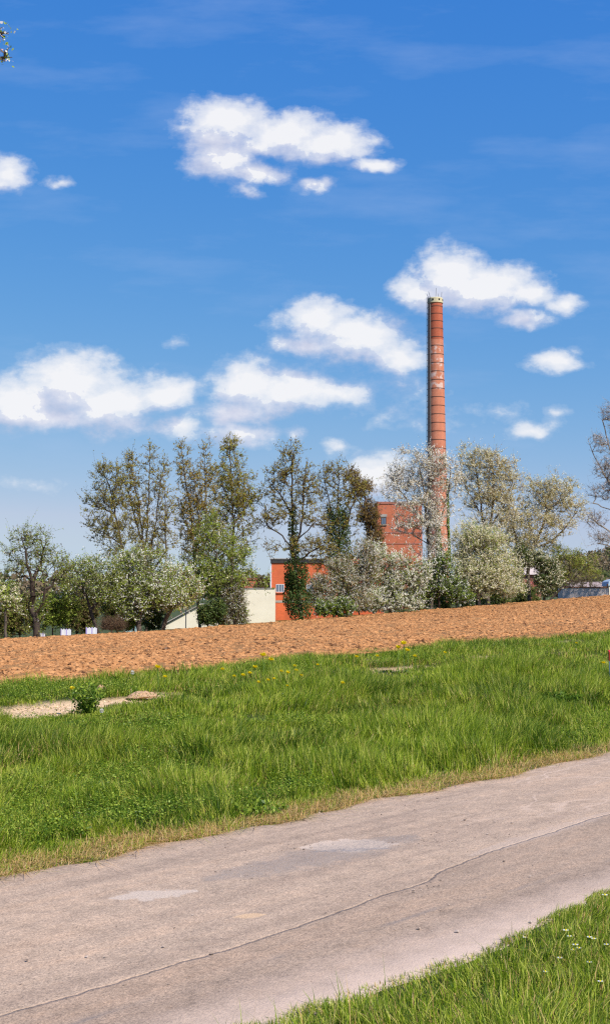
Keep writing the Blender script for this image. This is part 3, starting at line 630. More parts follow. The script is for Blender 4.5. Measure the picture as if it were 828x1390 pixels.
# loose stones and crumbs on the road: one scatter
k = 2600
u = rng.uniform(3, 24, k); s = np.where(rng.uniform(size=k) < .45, S2 - np.abs(rng.normal(0, .12, k)), rng.uniform(S1, S2, k))
for (px, py, c, sp) in [(545, 1145, 60, .16), (575, 1208, 16, .05), (560, 1213, 10, .05), (310, 1188, 50, .14), (330, 1192, 40, .1), (420, 1150, 40, .12), (650, 1120, 30, .2), (590, 1150, 40, .15)]:
    a = us(*pix_ground(px, py)); u = np.concatenate([u, a[0] + rng.normal(0, sp * 1.3, c)]); s = np.concatenate([s, a[1] + rng.normal(0, sp * .6, c)])
def lumps(u, s, size, mat, name, zoff=0, rz_=None, matidx=None, sub=True, flat=.65):
    x, y = xy(u, s); z = H(x, y) + zoff; n = len(u)
    base_ = np.array([(1, 0, 0), (0, 1, 0), (-1, 0, 0), (0, -1, 0), (0, 0, 1), (0, 0, -1), (.7, .7, .5), (-.7, .7, .5), (-.7, -.7, .5), (.7, -.7, .5)], float)
    fc = np.array([(0, 6, 4), (6, 1, 4), (1, 7, 4), (7, 2, 4), (2, 8, 4), (8, 3, 4), (3, 9, 4), (9, 0, 4), (0, 1, 6), (1, 2, 7), (2, 3, 8), (3, 0, 9)])
    V = base_[None] * rng.uniform(.55, 1.25, (n, 10, 1)) * size[:, None, None]
    a = rng.uniform(0, 6.28, n); ca, sa = np.cos(a)[:, None], np.sin(a)[:, None]
    V = np.stack([V[..., 0] * ca - V[..., 1] * sa, V[..., 0] * sa + V[..., 1] * ca, V[..., 2] * flat], 2)
    V = V + np.stack([x, y, z], 1)[:, None]
    return raw_mesh(name, V.reshape(-1, 3), [(fc[None] + (np.arange(n) * 10)[:, None, None]).reshape(-1, 3)], [mat], smooth=False)
M['pebble'] = leaf_mat('pebble', [(.10, .075, .06), (.3, .22, .17), (.5, .4, .33), (.2, .15, .12)], .0)
gr = link('gravel', lumps(u, s, np.clip(rng.lognormal(-5.6, .5, len(u)), .0015, .012), M['pebble'], 'gravel', .014))
tag(gr, 'loose grit and small stones scattered along the worn farm road', 'gravel', kind='stuff')

# ------------------------------------------------------------------ ploughed field
m, nt, b = nt_mat('ploughed_soil'); b.inputs['Roughness'].default_value = .95
f1 = noise(nt, .25, 4); f2 = noise(nt, 7, 6, rough=.7); f3 = noise(nt, 30, 4, rough=.7)
c = ramp(nt, f1, [(.35, (.38, .185, .064)), (.65, (.465, .232, .083))])
c = mix(nt, .75, c, ramp(nt, f2, [(.32, (.5, .42, .36)), (.5, (1, 1, 1)), (.7, (1.18, 1.15, 1.1))]), 'MULTIPLY')
c = mix(nt, .5, c, ramp(nt, f3, [(.3, (.6, .55, .5)), (.55, (1.1, 1.1, 1.1))]), 'MULTIPLY')
nt.links.new(c, b.inputs['Base Color']); bump(nt, b, mth(nt, 'ADD', f2, mth(nt, 'MULTIPLY', f3, .4)), .9, .09)
M['soil'] = m
fu = np.array(dens(-55, -5, 1.2) + dens(-5, 60, .2) + dens(60, 165, .5), float); fs = np.array(dens(14.9, 30, .16) + dens(30, 66.5, .35), float)
UU, SS = np.meshgrid(fu, fs, indexing='ij')
SSw = np.where(SS < 15.6, SS + (fbm(UU * .8, UU * 0, 12) - .5) * .7, SS)
X, Yf = xy(UU, SSw); hz = sstep(SSw, 14.9, 15.8)
Z = H(X, Yf) + .015 + hz * ((fbm(UU * 3.2, SSw * 3.2, 21, 3) - .5) * .16 + (fbm(UU * .5, SSw * 3.0, 22, 2) - .5) * .08) - .03 * (1 - hz)
fd = link('field', raw_mesh('field', np.stack([X, Yf, Z], 2).reshape(-1, 3), [gridfaces(*UU.shape)], [m], smooth=True)); fd['kind'] = 'structure'
# clods
k = 190000
s = 15.2 + (51) * rng.uniform(0, 1, k) ** 1.5; Yd = s * rng.uniform(1.1, 2.0, k)
tt = rng.uniform(-.27, .27, k); Yc = s / (SN - CS * tt); u = Yc * (SN * tt + CS)
size = np.clip(rng.lognormal(-3.85, .5, k), .01, .085) * (.75 + Yc / 75)
cl = fbm(u * .7, s * .7, 44)
keep = rng.uniform(size=k) < np.clip(cl * 1.6, .2, 1)
M['clod'] = leaf_mat('clod', [(.36, .16, .058), (.45, .205, .077), (.55, .27, .11), (.16, .07, .03)], 0.0)
M['clod_shade'] = leaf_mat('clod_shade', [(.10, .045, .02), (.17, .08, .035)], 0.0)  # dark tones stand for the shaded hollows between clods
shd = rng.uniform(size=k) < .05
dk_ = link('shade_clods', lumps(u[shd], s[shd], size[shd] * .85 + .004, M['clod_shade'], 'shade_clods', .03, flat=.75)); tag(dk_, 'scattered dark clods coloured as the shaded hollows of the ploughed field', 'clods', kind='stuff')
cd = link('soil_clods', lumps(u[keep], s[keep], size[keep], M['clod'], 'soil_clods', .03, flat=.6))
tag(cd, 'countless dry tan clods covering the ploughed field', 'clods', kind='stuff')

# crumbs and pebbles on the bare rut
k = 60000; u = rng.uniform(4, 34, k); s = rng.uniform(11.5, 15, k); kp = rng.uniform(size=k) < dirt(u, s, 1.25) * .9; u, s = u[kp], s[kp]
M['crumb'] = leaf_mat('crumb', [(.62, .42, .25), (.74, .54, .35), (.46, .29, .16), (.80, .64, .46)], 0.0)
rc = link('rut_gravel', lumps(u, s, np.clip(rng.lognormal(-4.75, .5, len(u)), .004, .028), M['crumb'], 'rut_gravel', -.045, flat=.6))
tag(rc, 'sandy crumbs and pebbles on the bare rut along the verge', 'gravel', kind='stuff')

# ------------------------------------------------------------------ grass
def blades(name, u, s, h, w, mi, mats, lean=.5, wind=(.15, -.1), zoff=-.01, parent=None):
    x, y = xy(u, s); n = len(u); z = H(x, y) + zoff
    B = np.stack([x, y, z], 1); a = rng.uniform(0, 2 * np.pi, n)
    side = np.stack([np.cos(a), np.sin(a), 0 * a], 1); fw = np.stack([-np.sin(a), np.cos(a), 0 * a], 1)
    L = np.abs(rng.normal(0, lean, n))[:, None] * h[:, None] * 1.3
    wa = fbm(u * .8, s * .8, 201, 3) * 14; wa2 = .15 + .5 * fbm(u * 2, s * 2, 202, 2)
    wd = (np.stack([np.cos(wa), np.sin(wa), 0 * wa], 1) * wa2[:, None] + np.array([wind[0], wind[1], 0])) * h[:, None] * rng.uniform(0, 1.4, (n, 1))
    hh = h[:, None]; up = np.array([0, 0, 1.])
    off = fw * L + wd
    tipz = np.sqrt(np.clip(1 - (np.linalg.norm(off, axis=1, keepdims=True) / hh * .75) ** 2, .12, 1))
    mid = B + off * .3 + up * hh * .55 * (.5 + .5 * tipz); tip = B + off + up * hh * tipz
    W = w[:, None] * side
    V = np.stack([B - W * .5, B + W * .5, mid + W * .42, mid - W * .42, tip], 1).reshape(-1, 3)
    o = (np.arange(n) * 5)[:, None]
    Q = np.concatenate([o + np.array([[0, 1, 2, 3]])], 0); T = o + np.array([[3, 2, 4]])
    return raw_mesh(name, V, [Q, T], mats, np.concatenate([mi, mi]), smooth=False)
M['grass'] = leaf_mat('grass_blade', [(.14, .23, .012), (.24, .34, .018), (.35, .43, .03), (.46, .51, .05)], .36, patch=(.9, (.80, .84, .75)))
M['grass_dark'] = leaf_mat('grass_dark', [(.045, .095, .008), (.08, .15, .010), (.13, .20, .015)], .3)
M['grass_yellow'] = leaf_mat('grass_yellow', [(.52, .58, .07), (.62, .62, .12), (.52, .46, .12)], .38)
M['straw'] = leaf_mat('straw', [(.62, .38, .13), (.74, .50, .21), (.48, .27, .10), (.78, .58, .30)], .3)
GM = [M['grass'], M['grass_dark'], M['grass_yellow'], M['straw']]
k = 620000
tt = rng.uniform(-.262, .262, k); s = S2 - .12 + (SF + .25 - S2) * rng.uniform(0, 1, k) ** 1.05
Yc = s / (SN - CS * tt); u = Yc * (SN * tt + CS)
# a sparser spread beyond the sides of the frame
k2 = 60000; u2 = rng.uniform(-6, 48, k2); s2 = rng.uniform(S2 - .05, SF + .2, k2); u = np.concatenate([u, u2]); s = np.concatenate([s, s2]); Yc = np.concatenate([Yc, np.full(k2, 18.)])
edge_w = (fbm(u * 1.7, u * 0 + 3, 6) - .5) * .32
ds = s - (S2 + edge_w)
tuft = fbm(u * 3.0, s * 3.0, 51); patch = fbm(u * .55, s * .8, 52); fine_ = fbm(u * 9, s * 9, 54, 2)
pr = np.clip((tuft - .22) * 2.4, .12, 1) * np.clip(ds / .25 + .35, 0.0, 1)
pr *= 1 - dirt(u, s) * .985
pr *= np.clip((SF + .25 + (fbm(u * .9, u * 0, 13) - .5) * .9 - s) / .35, 0, 1)
pr *= np.where(s > 12.6, .75, 1)
keep = rng.uniform(size=len(u)) < pr
u, s, ds, tuft, patch, Yc, fine_ = [q[keep] for q in (u, s, ds, tuft, patch, Yc, fine_)]
h = (.06 + .17 * np.clip(patch * 2.2 - .6, 0, 1)) * rng.uniform(.45, 1.6, len(u)) * (.5 + 1.0 * tuft) * (1 + .35 * np.clip((9 - Yc) / 3, 0, 1))
h *= np.clip(.22 + ds / .7, .22, 1); h *= np.where(s > 12.8, .72, 1) * (1 - .62 * dirt(u, s + .45, 1.3)); h = np.clip(h, .03, .34)
w = rng.uniform(.0035, .0075, len(u)) * (1 + .035 * np.maximum(Yc - 9, 0))
dry = np.clip(1.1 - ds / (.20 + .45 * np.clip(patch - .35, 0, .5)), 0, 1) * .85 * np.clip(tuft * 1.7, .35, 1) + .05 + .12 * (fbm(u * .8, s * 1.5, 60) > .60)
q = rng.uniform(size=len(u)); q2 = rng.uniform(size=len(u)) * .5 + fine_ * .5
dk = fbm(u * 1.2, s * 1.2, 71)
mi = np.where(q < dry, 3, np.where(q2 < .34 + np.clip((dk - .5) * 3, 0, .20), 1, np.where(q2 > .66, 2, 0)))
h = np.where(mi == 3, h * .8, h)
gg = link('grass', blades('grass', u, s, h, w, mi, GM)); tag(gg, 'long fresh green grass of the verge between road and field', 'grass', kind='stuff')
# dead straw litter at the edge of the asphalt
k = 26000; tt = rng.uniform(-.26, .26, k); s = S2 + rng.uniform(-.12, .30, k); Yc = s / (SN - CS * tt); u = Yc * (SN * tt + CS)
keep = rng.uniform(size=k) < np.clip(fbm(u * 2.2, s * 2.2, 61) * 2 - .35, .05, 1); u, s = u[keep], s[keep] + ((fbm(u * 1.7, u * 0 + 3, 6) - .5) * .32)[keep]
n = len(u)
st_ = link('dead_grass', blades('dead_grass', u, s, rng.uniform(.03, .10, n), rng.uniform(.0025, .005, n), np.where(rng.uniform(size=n) < .3, 1, 0), [M['straw'], M['grass']], lean=1.6, zoff=.004))
tag(st_, 'dry straw coloured dead grass lying along the far edge of the asphalt', 'dead grass', kind='stuff')
# near verge, bottom right
k = 220000; u = np.concatenate([rng.uniform(3.2, 8.5, 175000), rng.uniform(1.5, 16, 45000)]); s = S1 + .2 - np.concatenate([rng.uniform(0, 1, 175000) ** 1.25 * 2.8, rng.uniform(0, 1, 45000) ** 1.2 * 4.5])
e1 = S1 + (fbm(u * 1.7, u * 0, 5) - .5) * .35
tuft = fbm(u * 3.5, s * 3.5, 81)
keep = (s < e1 + .10) & (rng.uniform(size=k) < np.clip((tuft - .1) * 2.6, .55, 1)); u, s, tuft, e1 = u[keep], s[keep], tuft[keep], e1[keep]; n = len(u)
h = (.05 + .09 * tuft) * rng.uniform(.5, 1.5, n); h *= np.clip(.5 + (e1 - s) / .5, .4, 1); h = np.where(rng.uniform(size=n) < .01, h * 2, h)
q = rng.uniform(size=n); mi = np.where(q < .07, 3, np.where(q < .3, 1, np.where(q > .78, 2, 0)))
gn = link('grass', blades('grass', u, s, h, rng.uniform(.0028, .0052, n), mi, GM, lean=.5)); tag(gn, 'short green grass of the near roadside at the bottom right', 'grass', kind='stuff')
# low broad leaved plants between the grass
def cover(name, cnt, test, size, mats, zr, lab):
    tt = rng.uniform(-.26, .26, cnt); s = rng.uniform(S2 + .4, SF, cnt); Yc = s / (SN - CS * tt); u = Yc * (SN * tt + CS)
    kp = test(u, s) & (rng.uniform(size=cnt) > dirt(u, s)); u, s = u[kp], s[kp]; x, y = xy(u, s)
    Pn = np.stack([x, y, H(x, y) + rng.uniform(*zr, len(x))], 1)
    n = len(Pn); a = rng.normal(size=(n, 3)) * np.array([1, 1, .35]); a = unit(a); nrm = unit(rng.normal(size=(n, 3)) * .5 + np.array([0, -.3, 1])); b_ = unit(np.cross(a, nrm))
    L = size * rng.uniform(.6, 1.4, (n, 1))
    V = np.stack([Pn - a * L * .5, Pn - a * L * .1 + b_ * L * .36, Pn + a * L * .35 + b_ * L * .25, Pn + a * L * .5, Pn + a * L * .35 - b_ * L * .25, Pn - a * L * .1 - b_ * L * .36], 1).reshape(-1, 3)
    o = link(name, raw_mesh(name, V, [np.arange(n)[:, None] * 6 + np.arange(6)[None]], mats, rng.integers(0, len(mats), n))); return tag(o, lab, 'ground cover', kind='stuff')
cover('clover', 420000, lambda u, s: (fbm(u * .9, s * .9, 90) > .58) | ((fbm(u * .5, s * 1.2, 91) > .55) & (s > 12.5)), .014, [M['grass_dark'], M['grass_dark'], M['leaf_green']], (.02, .15), 'low dark green clover and leafy weeds growing through the verge grass')

# ------------------------------------------------------------------ flowers, weeds, clods on the verge
M['dandelion'] = leaf_mat('dandelion_petal', [(.85, .66, .01), (.88, .74, .02)], .2)
M['daisy'] = leaf_mat('daisy_petal', [(.80, .80, .78), (.75, .76, .78)], .2)
M['stemg'] = simple('flower_stem', (.16, .25, .05), (.12, .2, .04), 20)
M['seedhead'] = leaf_mat('seed_head', [(.86, .82, .70), (.90, .87, .76)], .3)
def flower(name, lab, cat, rad, h, mat, group, ball=False, petals=26, center=None):
    t = empty(name, (0, 0, 0), lab, cat, group)
    MB().tube([(0, 0, -.02), (.006, .003, h * .5), (0, 0, h)], .0022, 5).build('stem', M['stemg'], t)
    V = []; Q = []; 
    for k in range(petals):
        a = k * 2.39996; rr = rad * (1 if not ball else 1); el = (k / petals) * 1.1 if not center else .15
        if ball: el = math.asin(-.9 + 1.9 * k / petals)
        d = np.array([math.cos(a) * math.cos(el), math.sin(a) * math.cos(el), math.sin(el)]) * rr; w_ = np.array([-math.sin(a), math.cos(a), 0]) * rr * (.22 if center else .3)
        b0 = np.array([0, 0, h]); i = len(V); V += [b0, b0 + d * .6 + w_, b0 + d, b0 + d * .6 - w_]; Q.append((i, i + 1, i + 2, i + 3))
    MB().add(V, Q).build('flower_head', mat, t)
    if center: MB().lathe([(.0001, h + .006), (rad * .28, h + .004), (rad * .34, h - .001), (.0001, h - .003)], 10).build('disc', center, t)
    # rosette of leaves at the foot
    V = []; Q = []
    for k in range(5):
        a = k * 1.3 + .4; d = np.array([math.cos(a), math.sin(a), .35]); w_ = np.array([-math.sin(a), math.cos(a), 0]); L = min(.07, h * .5); i = len(V)
        V += [(0, 0, 0), d * L * .5 + w_ * L * .16, d * L, d * L * .5 - w_ * L * .16]; Q.append((i, i + 1, i + 2, i + 3))
    MB().add(V, Q).build('leaf', M['stemg'], t)
    return t
def dup(root, loc, sc_=1, rz=0, label=None):
    r = root.copy(); C.objects.link(r); r.location = loc; r.scale = (sc_,) * 3; r.rotation_euler = (0, 0, rz)
    if label: r['label'] = label
    for ch in list(root.children):
        c = ch.copy(); C.objects.link(c); c.parent = r
    return r
def gl(px, py, dz=0):
    x, y = pix_ground(px, py); return (x, y, float(H(x, y)) + dz)
DG = 'dandelions along the top of the verge'
dl = flower('dandelion', 'small yellow dandelion in the verge grass near the field edge', 'dandelion', .032, .2, M['dandelion'], DG)
spots = [(357, 921, 1.4), (368, 921, 1.2), (346, 926, 1), (339, 932, .9), (382, 925, .8), (391, 931, .9), (400, 917, .8), (402, 924, .8), (364, 935, .7), (330, 935, .9), (302, 922, .8), (98, 956, .9), (214, 934, 1.2), (224, 934, .8), (484, 906, .9), (512, 905, .9),
         (541, 904, 1.3), (548, 904, 1.5), (553, 905, 1.2), (563, 905, .9), (604, 896, .8), (819, 917, 1), (782, 878, .7), (465, 943, .8), (351, 938, .7), (318, 929, .7), (409, 928, .7), (390, 940, .6), (372, 933, .7), (431, 912, .7)]
for i, (px, py, k) in enumerate(spots):
    k *= 1.45; loc = gl(px, py + 11)
    if i == 0: dl.location = loc; dl.scale = (k,) * 3
    else: dup(dl, loc, k, i)
SG = 'white seed heads in the verge'
sh = flower('seed_head', 'round white dandelion seed head near the field edge', 'seed head', .032, .22, M['seedhead'], None, ball=True, petals=60); sh.location = gl(180, 936)
s2_ = dup(sh, gl(138, 991), .9, 1, 'round white seed head low in the long grass left of the bushy weed foot'); s3_ = dup(sh, gl(122, 944), .55, 2, 'tiny pale seed head just above the bushy weed')
s2_['label'] = 'round white seed head standing in the long grass below the bushy weed'
DY = 'daisies in the near roadside grass'
dy = flower('daisy', 'small white daisy in the near roadside grass', 'daisy', .013, .07, M['daisy'], DY, petals=16, center=M['dandelion'])
for i, (px, py, k) in enumerate([(768, 1277, 1.2), (773, 1279, 1), (800, 1284, 1.1), (806, 1283, 1), (781, 1296, 1.2), (786, 1298, 1), (778, 1297, .9), (821, 1227, 1.3), (712, 1276, .8), (823, 1290, 1), (760, 1312, 1), (800, 1320, 1.1), (740, 1330, 1), (815, 1345, 1)]):
    loc = gl(px, py + 14)
    if i == 0: dy.location = loc; dy.scale = (k,) * 3
    else: dup(dy, loc, k, i)
def weed(px, py, label, h, rad, nst, mats, name='weed_plant'):
    x, y, z = gl(px, py); t = empty(name, (x, y, z), label, 'weed')
    r = np.random.default_rng(int(px)); A_ = []; B_ = []
    for i in range(nst):
        a = r.uniform(0, 6.28); q = r.uniform(.0, 1) ** .6; A_.append((0, 0, -.02)); B_.append((math.cos(a) * rad * q, math.sin(a) * rad * q, h * r.uniform(.6, 1.05) * (1 - .25 * q)))
    A_ = np.array(A_); B_ = np.array(B_); V, Q = frusta(A_, B_, np.full(nst, .003), np.full(nst, .0015), 4)
    link('stem', raw_mesh('stem', V, [Q], [M['stemg']]), t)
    k = nst * 26; i = r.integers(0, nst, k); f = r.uniform(.15, 1, (k, 1)); Pn = A_[i] * (1 - f) + B_[i] * f + r.normal(0, .015, (k, 3)); Pn[:, 2] = np.maximum(Pn[:, 2], .01)
    V, Q = leaves(Pn, .042, r, .3, .5); link('leaf', raw_mesh('leaf', V, [Q], mats, r.integers(0, len(mats), k)), t)
weed(118, 972, 'tall bushy dark green weed beside the sandy rut', .42, .22, 40, [M['grass_dark'], M['grass_dark'], M['leaf_green']])
weed(330, 925, 'leafy dark weed left of the dandelion patch', .16, .24, 30, [M['grass_dark']])
weed(352, 1108, 'flat spreading weed with narrow leaves at the asphalt edge', .10, .25, 26, [M['grass_dark'], M['leaf_green']])
weed(760, 960, 'dark leafy weed low in the grass left of the marker post', .2, .32, 60, [M['grass_dark']])
def mound(px, py, r_, h, lab):
    x, y, z = gl(px, py); r = np.random.default_rng(int(px)); V = []; k = 14
    for i in range(6):
        q = i / 5 * math.pi / 2
        for j in range(k): a = 2 * math.pi * j / k; rr = r_ * (math.cos(q) + .02) * r.uniform(.82, 1.18); V.append((math.cos(a) * rr, math.sin(a) * rr * .7, h * 1.25 * math.sin(q) * r.uniform(.8, 1.15) - .02))
    Q = [(i * k + j, i * k + (j + 1) % k, (i + 1) * k + (j + 1) % k, (i + 1) * k + j) for i in range(5) for j in range(k)]
    tag(MB().add(V, Q).build('soil_mound', M['clod_big'], loc=(x, y, z)), lab, 'soil mound')
M['clod_big'] = simple('clod_big', (.66, .42, .25), (.54, .32, .18), 14, bmp=.8)
mound(193, 945, .19, .065, 'large tan lump of earth lying on the sandy rut')
mound(137, 942, .09, .1, 'small reddish lump of earth right of the bushy weed')
mound(114, 926, .05, .07, 'small dark lump of earth at the field edge above the bushy weed')

# red and white marker post at the right edge
x, y, z = gl(827.5, 936); x += .045
mp = empty('marker_post', (x, y, z), 'white roadside marker post with red top at the right edge of the photo', 'marker post')
M['white_paint'] = simple('white_paint', (.74, .71, .66), (.66, .6, .52), 9, .5); M['red_paint'] = simple('red_paint', (.62, .025, .02), (.5, .02, .02), 8, .4)
MB().box(-.045, .045, -.04, .04, -.1, .40).build('post', M['white_paint'], mp)
MB().add([(-.052, -.047, .40), (.052, -.047, .40), (.052, .047, .40), (-.052, .047, .40), (-.052, -.047, .52), (.052, -.047, .52), (.052, .047, .55), (-.052, .047, .55)],
         [(0, 3, 2, 1), (4, 5, 6, 7), (0, 1, 5, 4), (1, 2, 6, 5), (2, 3, 7, 6), (3, 0, 4, 7)]).build('cap', M['red_paint'], mp)

# ------------------------------------------------------------------ buildings
def brick(name, c1, c2, mortar, rough=.9, weather=None):
    m, nt, b = nt_mat(name); tc = N(nt, 'ShaderNodeTexCoord'); sp = N(nt, 'ShaderNodeSeparateXYZ'); nt.links.new(tc.outputs['Object'], sp.inputs[0])
    cb = N(nt, 'ShaderNodeCombineXYZ'); nt.links.new(mth(nt, 'ADD', sp.outputs[0], sp.outputs[1]), cb.inputs[0]); nt.links.new(sp.outputs[2], cb.inputs[1])
    br = N(nt, 'ShaderNodeTexBrick'); br.inputs['Scale'].default_value = 1; br.inputs['Brick Width'].default_value = .25; br.inputs['Row Height'].default_value = .08; br.inputs['Mortar Size'].default_value = .008
    br.inputs['Color1'].default_value = (*c1, 1); br.inputs['Color2'].default_value = (*c2, 1); br.inputs['Mortar'].default_value = (*mortar, 1)
    nt.links.new(cb.outputs[0], br.inputs['Vector'])
    c = mix(nt, .7, br.outputs['Color'], ramp(nt, noise(nt, .55, 6, rough=.65), [(.3, (.62, .58, .56)), (.5, (1, 1, 1)), (.72, (1.15, 1.1, 1.05))]), 'MULTIPLY')
    if weather: c = weather(nt, c, sp)
    nt.links.new(c, b.inputs['Base Color']); b.inputs['Roughness'].default_value = rough; return m
M['brick_orange'] = brick('brick_orange', (.74, .13, .035), (.62, .11, .03), (.42, .2, .12))
M['brick_red'] = brick('brick_red', (.58, .15, .065), (.46, .115, .05), (.38, .2, .14))
M['brick_dull'] = brick('brick_dull', (.42, .14, .09), (.36, .12, .08), (.32, .2, .16))
M['render'] = simple('cream_render', (.86, .76, .58), (.78, .68, .51), .8, bmp=.1)
M['concrete'] = simple('concrete', (.42, .38, .33), (.3, .27, .24), 2)
M['dark_trim'] = simple('dark_trim', (.035, .033, .035), (.06, .055, .05), 2)
M['tile_roof'] = simple('tile_roof', (.36, .12, .07), (.26, .09, .06), 3, bmp=.4)
M['frame_white'] = simple('frame_white', (.72, .72, .72), (.62, .62, .63), 4, .4)
M['metal_grey'] = simple('metal_grey', (.10, .10, .11), (.06, .06, .065), 5, .5, metal=.4)
m, nt, b = nt_mat('window_glass'); b.inputs['Base Color'].default_value = (.10, .14, .2, 1); b.inputs['Roughness'].default_value = .08; b.inputs['Specular IOR Level'].default_value = .8; M['glass'] = m
def gz(x, y): return float(H(x, y))
def X_(px, Y): return (px - 414) / F * Y * 1.003
def Zp(py, Y, px=414): return P(px, py, Y)[2]
def bwin(root, x0, x1, z0, z1, panes=1, sill=None, y=-.0, fm='frame_white'):
    """window let into the front wall: frame with bars, glass behind, and a sill"""
    w = .06; f = MB()
    f.box(x0, x1, y - .05, y + .03, z1 - w, z1).box(x0, x1, y - .05, y + .03, z0, z0 + w).box(x0, x0 + w, y - .05, y + .03, z0 + w, z1 - w).box(x1 - w, x1, y - .05, y + .03, z0 + w, z1 - w)
    for k in range(1, panes): xx = x0 + (x1 - x0) * k / panes; f.box(xx - .03, xx + .03, y - .045, y + .03, z0 + w, z1 - w)
    fo = f.build('window', M[fm], root)
    MB().box(x0 + w, x1 - w, y - .022, y + .02, z0 + w, z1 - w).build('pane', M['glass'], fo)
    if sill: MB().box(x0 - .08, x1 + .08, y - .16, y - .003, z0 - .1, z0 - .002).build('sill', M[sill], fo)

# orange brick building
Yb = 150.0
x0, x1 = X_(369, Yb), X_(458, Yb); zt = Zp(757, Yb); zb = gz(x0, Yb) - .6
t = empty('brick_building', ((x0 + x1) / 2, Yb, zb), 'bright orange brick building with flat dark topped roof and three paned window', 'building')
w2_ = (x1 - x0) / 2; h = zt - zb
wall = MB().box(-w2_, w2_, 0, 9, 0, h - .62).build('wall', M['brick_orange'], t)
MB().box(-w2_ - .12, w2_ + .12, -.12, 9.12, h - .60, h - .18).build('cornice', M['dark_trim'], t)
MB().box(-w2_ - .2, w2_ + .2, -.2, 9.2, h - .178, h - .08).build('roof', M['concrete'], t)
MB().box(-w2_, w2_, -.04, -.003, Zp(818, Yb) - zb, Zp(815, Yb) - zb).build('stone_band', M['concrete'], t)
cxb = (x0 + x1) / 2
bwin(t, X_(375, Yb) - cxb, X_(386, Yb) - cxb, Zp(804, Yb) - zb, Zp(793, Yb) - zb, 3, 'brick_orange', -.003)
bwin(t, X_(416, Yb) - cxb, X_(425, Yb) - cxb, Zp(804, Yb) - zb, Zp(793, Yb) - zb, 3, 'brick_orange', -.003)
MB().box(-w2_ - .14, -w2_ - .004, -.10, .05, Zp(799, Yb) - zb, h - .9).build('downpipe', M['frame_white'], t)
# low linking hall
Yc_ = 158.0; xa, xb = X_(459, Yb) + .3, X_(520, Yc_); zt2 = Zp(757, Yc_); zb2 = gz(xa, Yc_) - .6
t = empty('brick_hall', ((xa + xb) / 2, Yc_, zb2), 'low red brick hall glimpsed between the orange building and the brick tower', 'building')
hw = (xb - xa) / 2; h2 = zt2 - zb2
MB().box(-hw, hw, 0, 8, 0, h2).build('wall', M['brick_orange'], t); MB().box(-hw - .1, hw + .1, -.1, 8.1, h2 + .002, h2 + .15).build('roof', M['dark_trim'], t)
# cream annex (flat wall) with red roofed back building
Ya = 146.0; xa, xb = X_(296, Ya), X_(373.6, Ya) - .02; za = gz(xa, Ya) - .6; ztop = Zp(799, Ya)
t = empty('cream_annex', ((xa + xb) / 2, Ya, za), 'plain cream rendered building adjoining the orange brick building', 'building'); hw = (xb - xa) / 2; h3 = ztop - za
MB().box(-hw, hw, 0, 3.7, 0, h3).build('wall', M['render'], t); MB().box(-hw - .05, hw + .0, -.08, 3.75, h3 + .002, h3 + .08).build('roof', M['concrete'], t)
Yd_ = 152.0; xa, xb = X_(328, Yd_), X_(368, Yd_) - .35; zt4 = Zp(785, Yd_)
t = empty('brick_shed', ((xa + xb) / 2, Yd_, za), 'dull red brick building with a tiled edge rising behind the cream annex', 'building'); hw = (xb - xa) / 2; h4 = zt4 - za
MB().box(-hw, hw, 0, 6, 0, h4 - .15).build('wall', M['brick_red'], t); MB().box(-hw - .12, hw + .12, -.12, 6.1, h4 - .148, h4).build('roof', M['tile_roof'], t)
# cream gable
Yg_ = 138.0; xa, xb = X_(225, Yg_), X_(292, Yg_); zg = gz(xa, Yg_) - .6
t = empty('gabled_shed', ((xa + xb) / 2, Yg_, zg), 'cream rendered gable of a low building behind the blossom trees', 'building'); hw = (xb - xa) / 2
ze = Zp(849, Yg_) - zg; zr = Zp(821, Yg_) - zg; xr = X_(274, Yg_) - (xa + xb) / 2; ze2 = Zp(829, Yg_) - zg
V = [(-hw, 0, 0), (hw, 0, 0), (hw, 0, ze2), (xr, 0, zr), (-hw, 0, ze)]; V += [(a, 9, c) for a, b_, c in V]
MB().add(V, [(0, 1, 2, 3, 4), (9, 8, 7, 6, 5), (0, 5, 6, 1), (1, 6, 7, 2), (0, 4, 9, 5), (2, 7, 8, 3), (3, 8, 9, 4)]).build('wall', M['render'], t)
rf = MB()
for (ax, az, bx, bz) in ((-hw - .3, ze - .05, xr, zr + .02), (xr, zr + .02, hw + .3, ze2 - .05)):
    rf.add([(ax, -.25, az), (bx, -.25, bz), (bx, 9.2, bz), (ax, 9.2, az), (ax, -.25, az + .12), (bx, -.25, bz + .12), (bx, 9.2, bz + .12), (ax, 9.2, az + .12)], [(0, 3, 2, 1), (4, 5, 6, 7), (0, 1, 5, 4), (1, 2, 6, 5), (2, 3, 7, 6), (3, 0, 4, 7)])
rf.build('roof', M['concrete'], t)
xp = X_(254, 130.0); tag(MB().tube([(0, 0, -.3), (0, 0, Zp(826, 130.) - gz(xp, 130.))], .05, 8).build('pole', M['metal_grey'], loc=(xp, 130.0, gz(xp, 130.))), 'thin dark pole standing in front of the cream gable', 'pole')
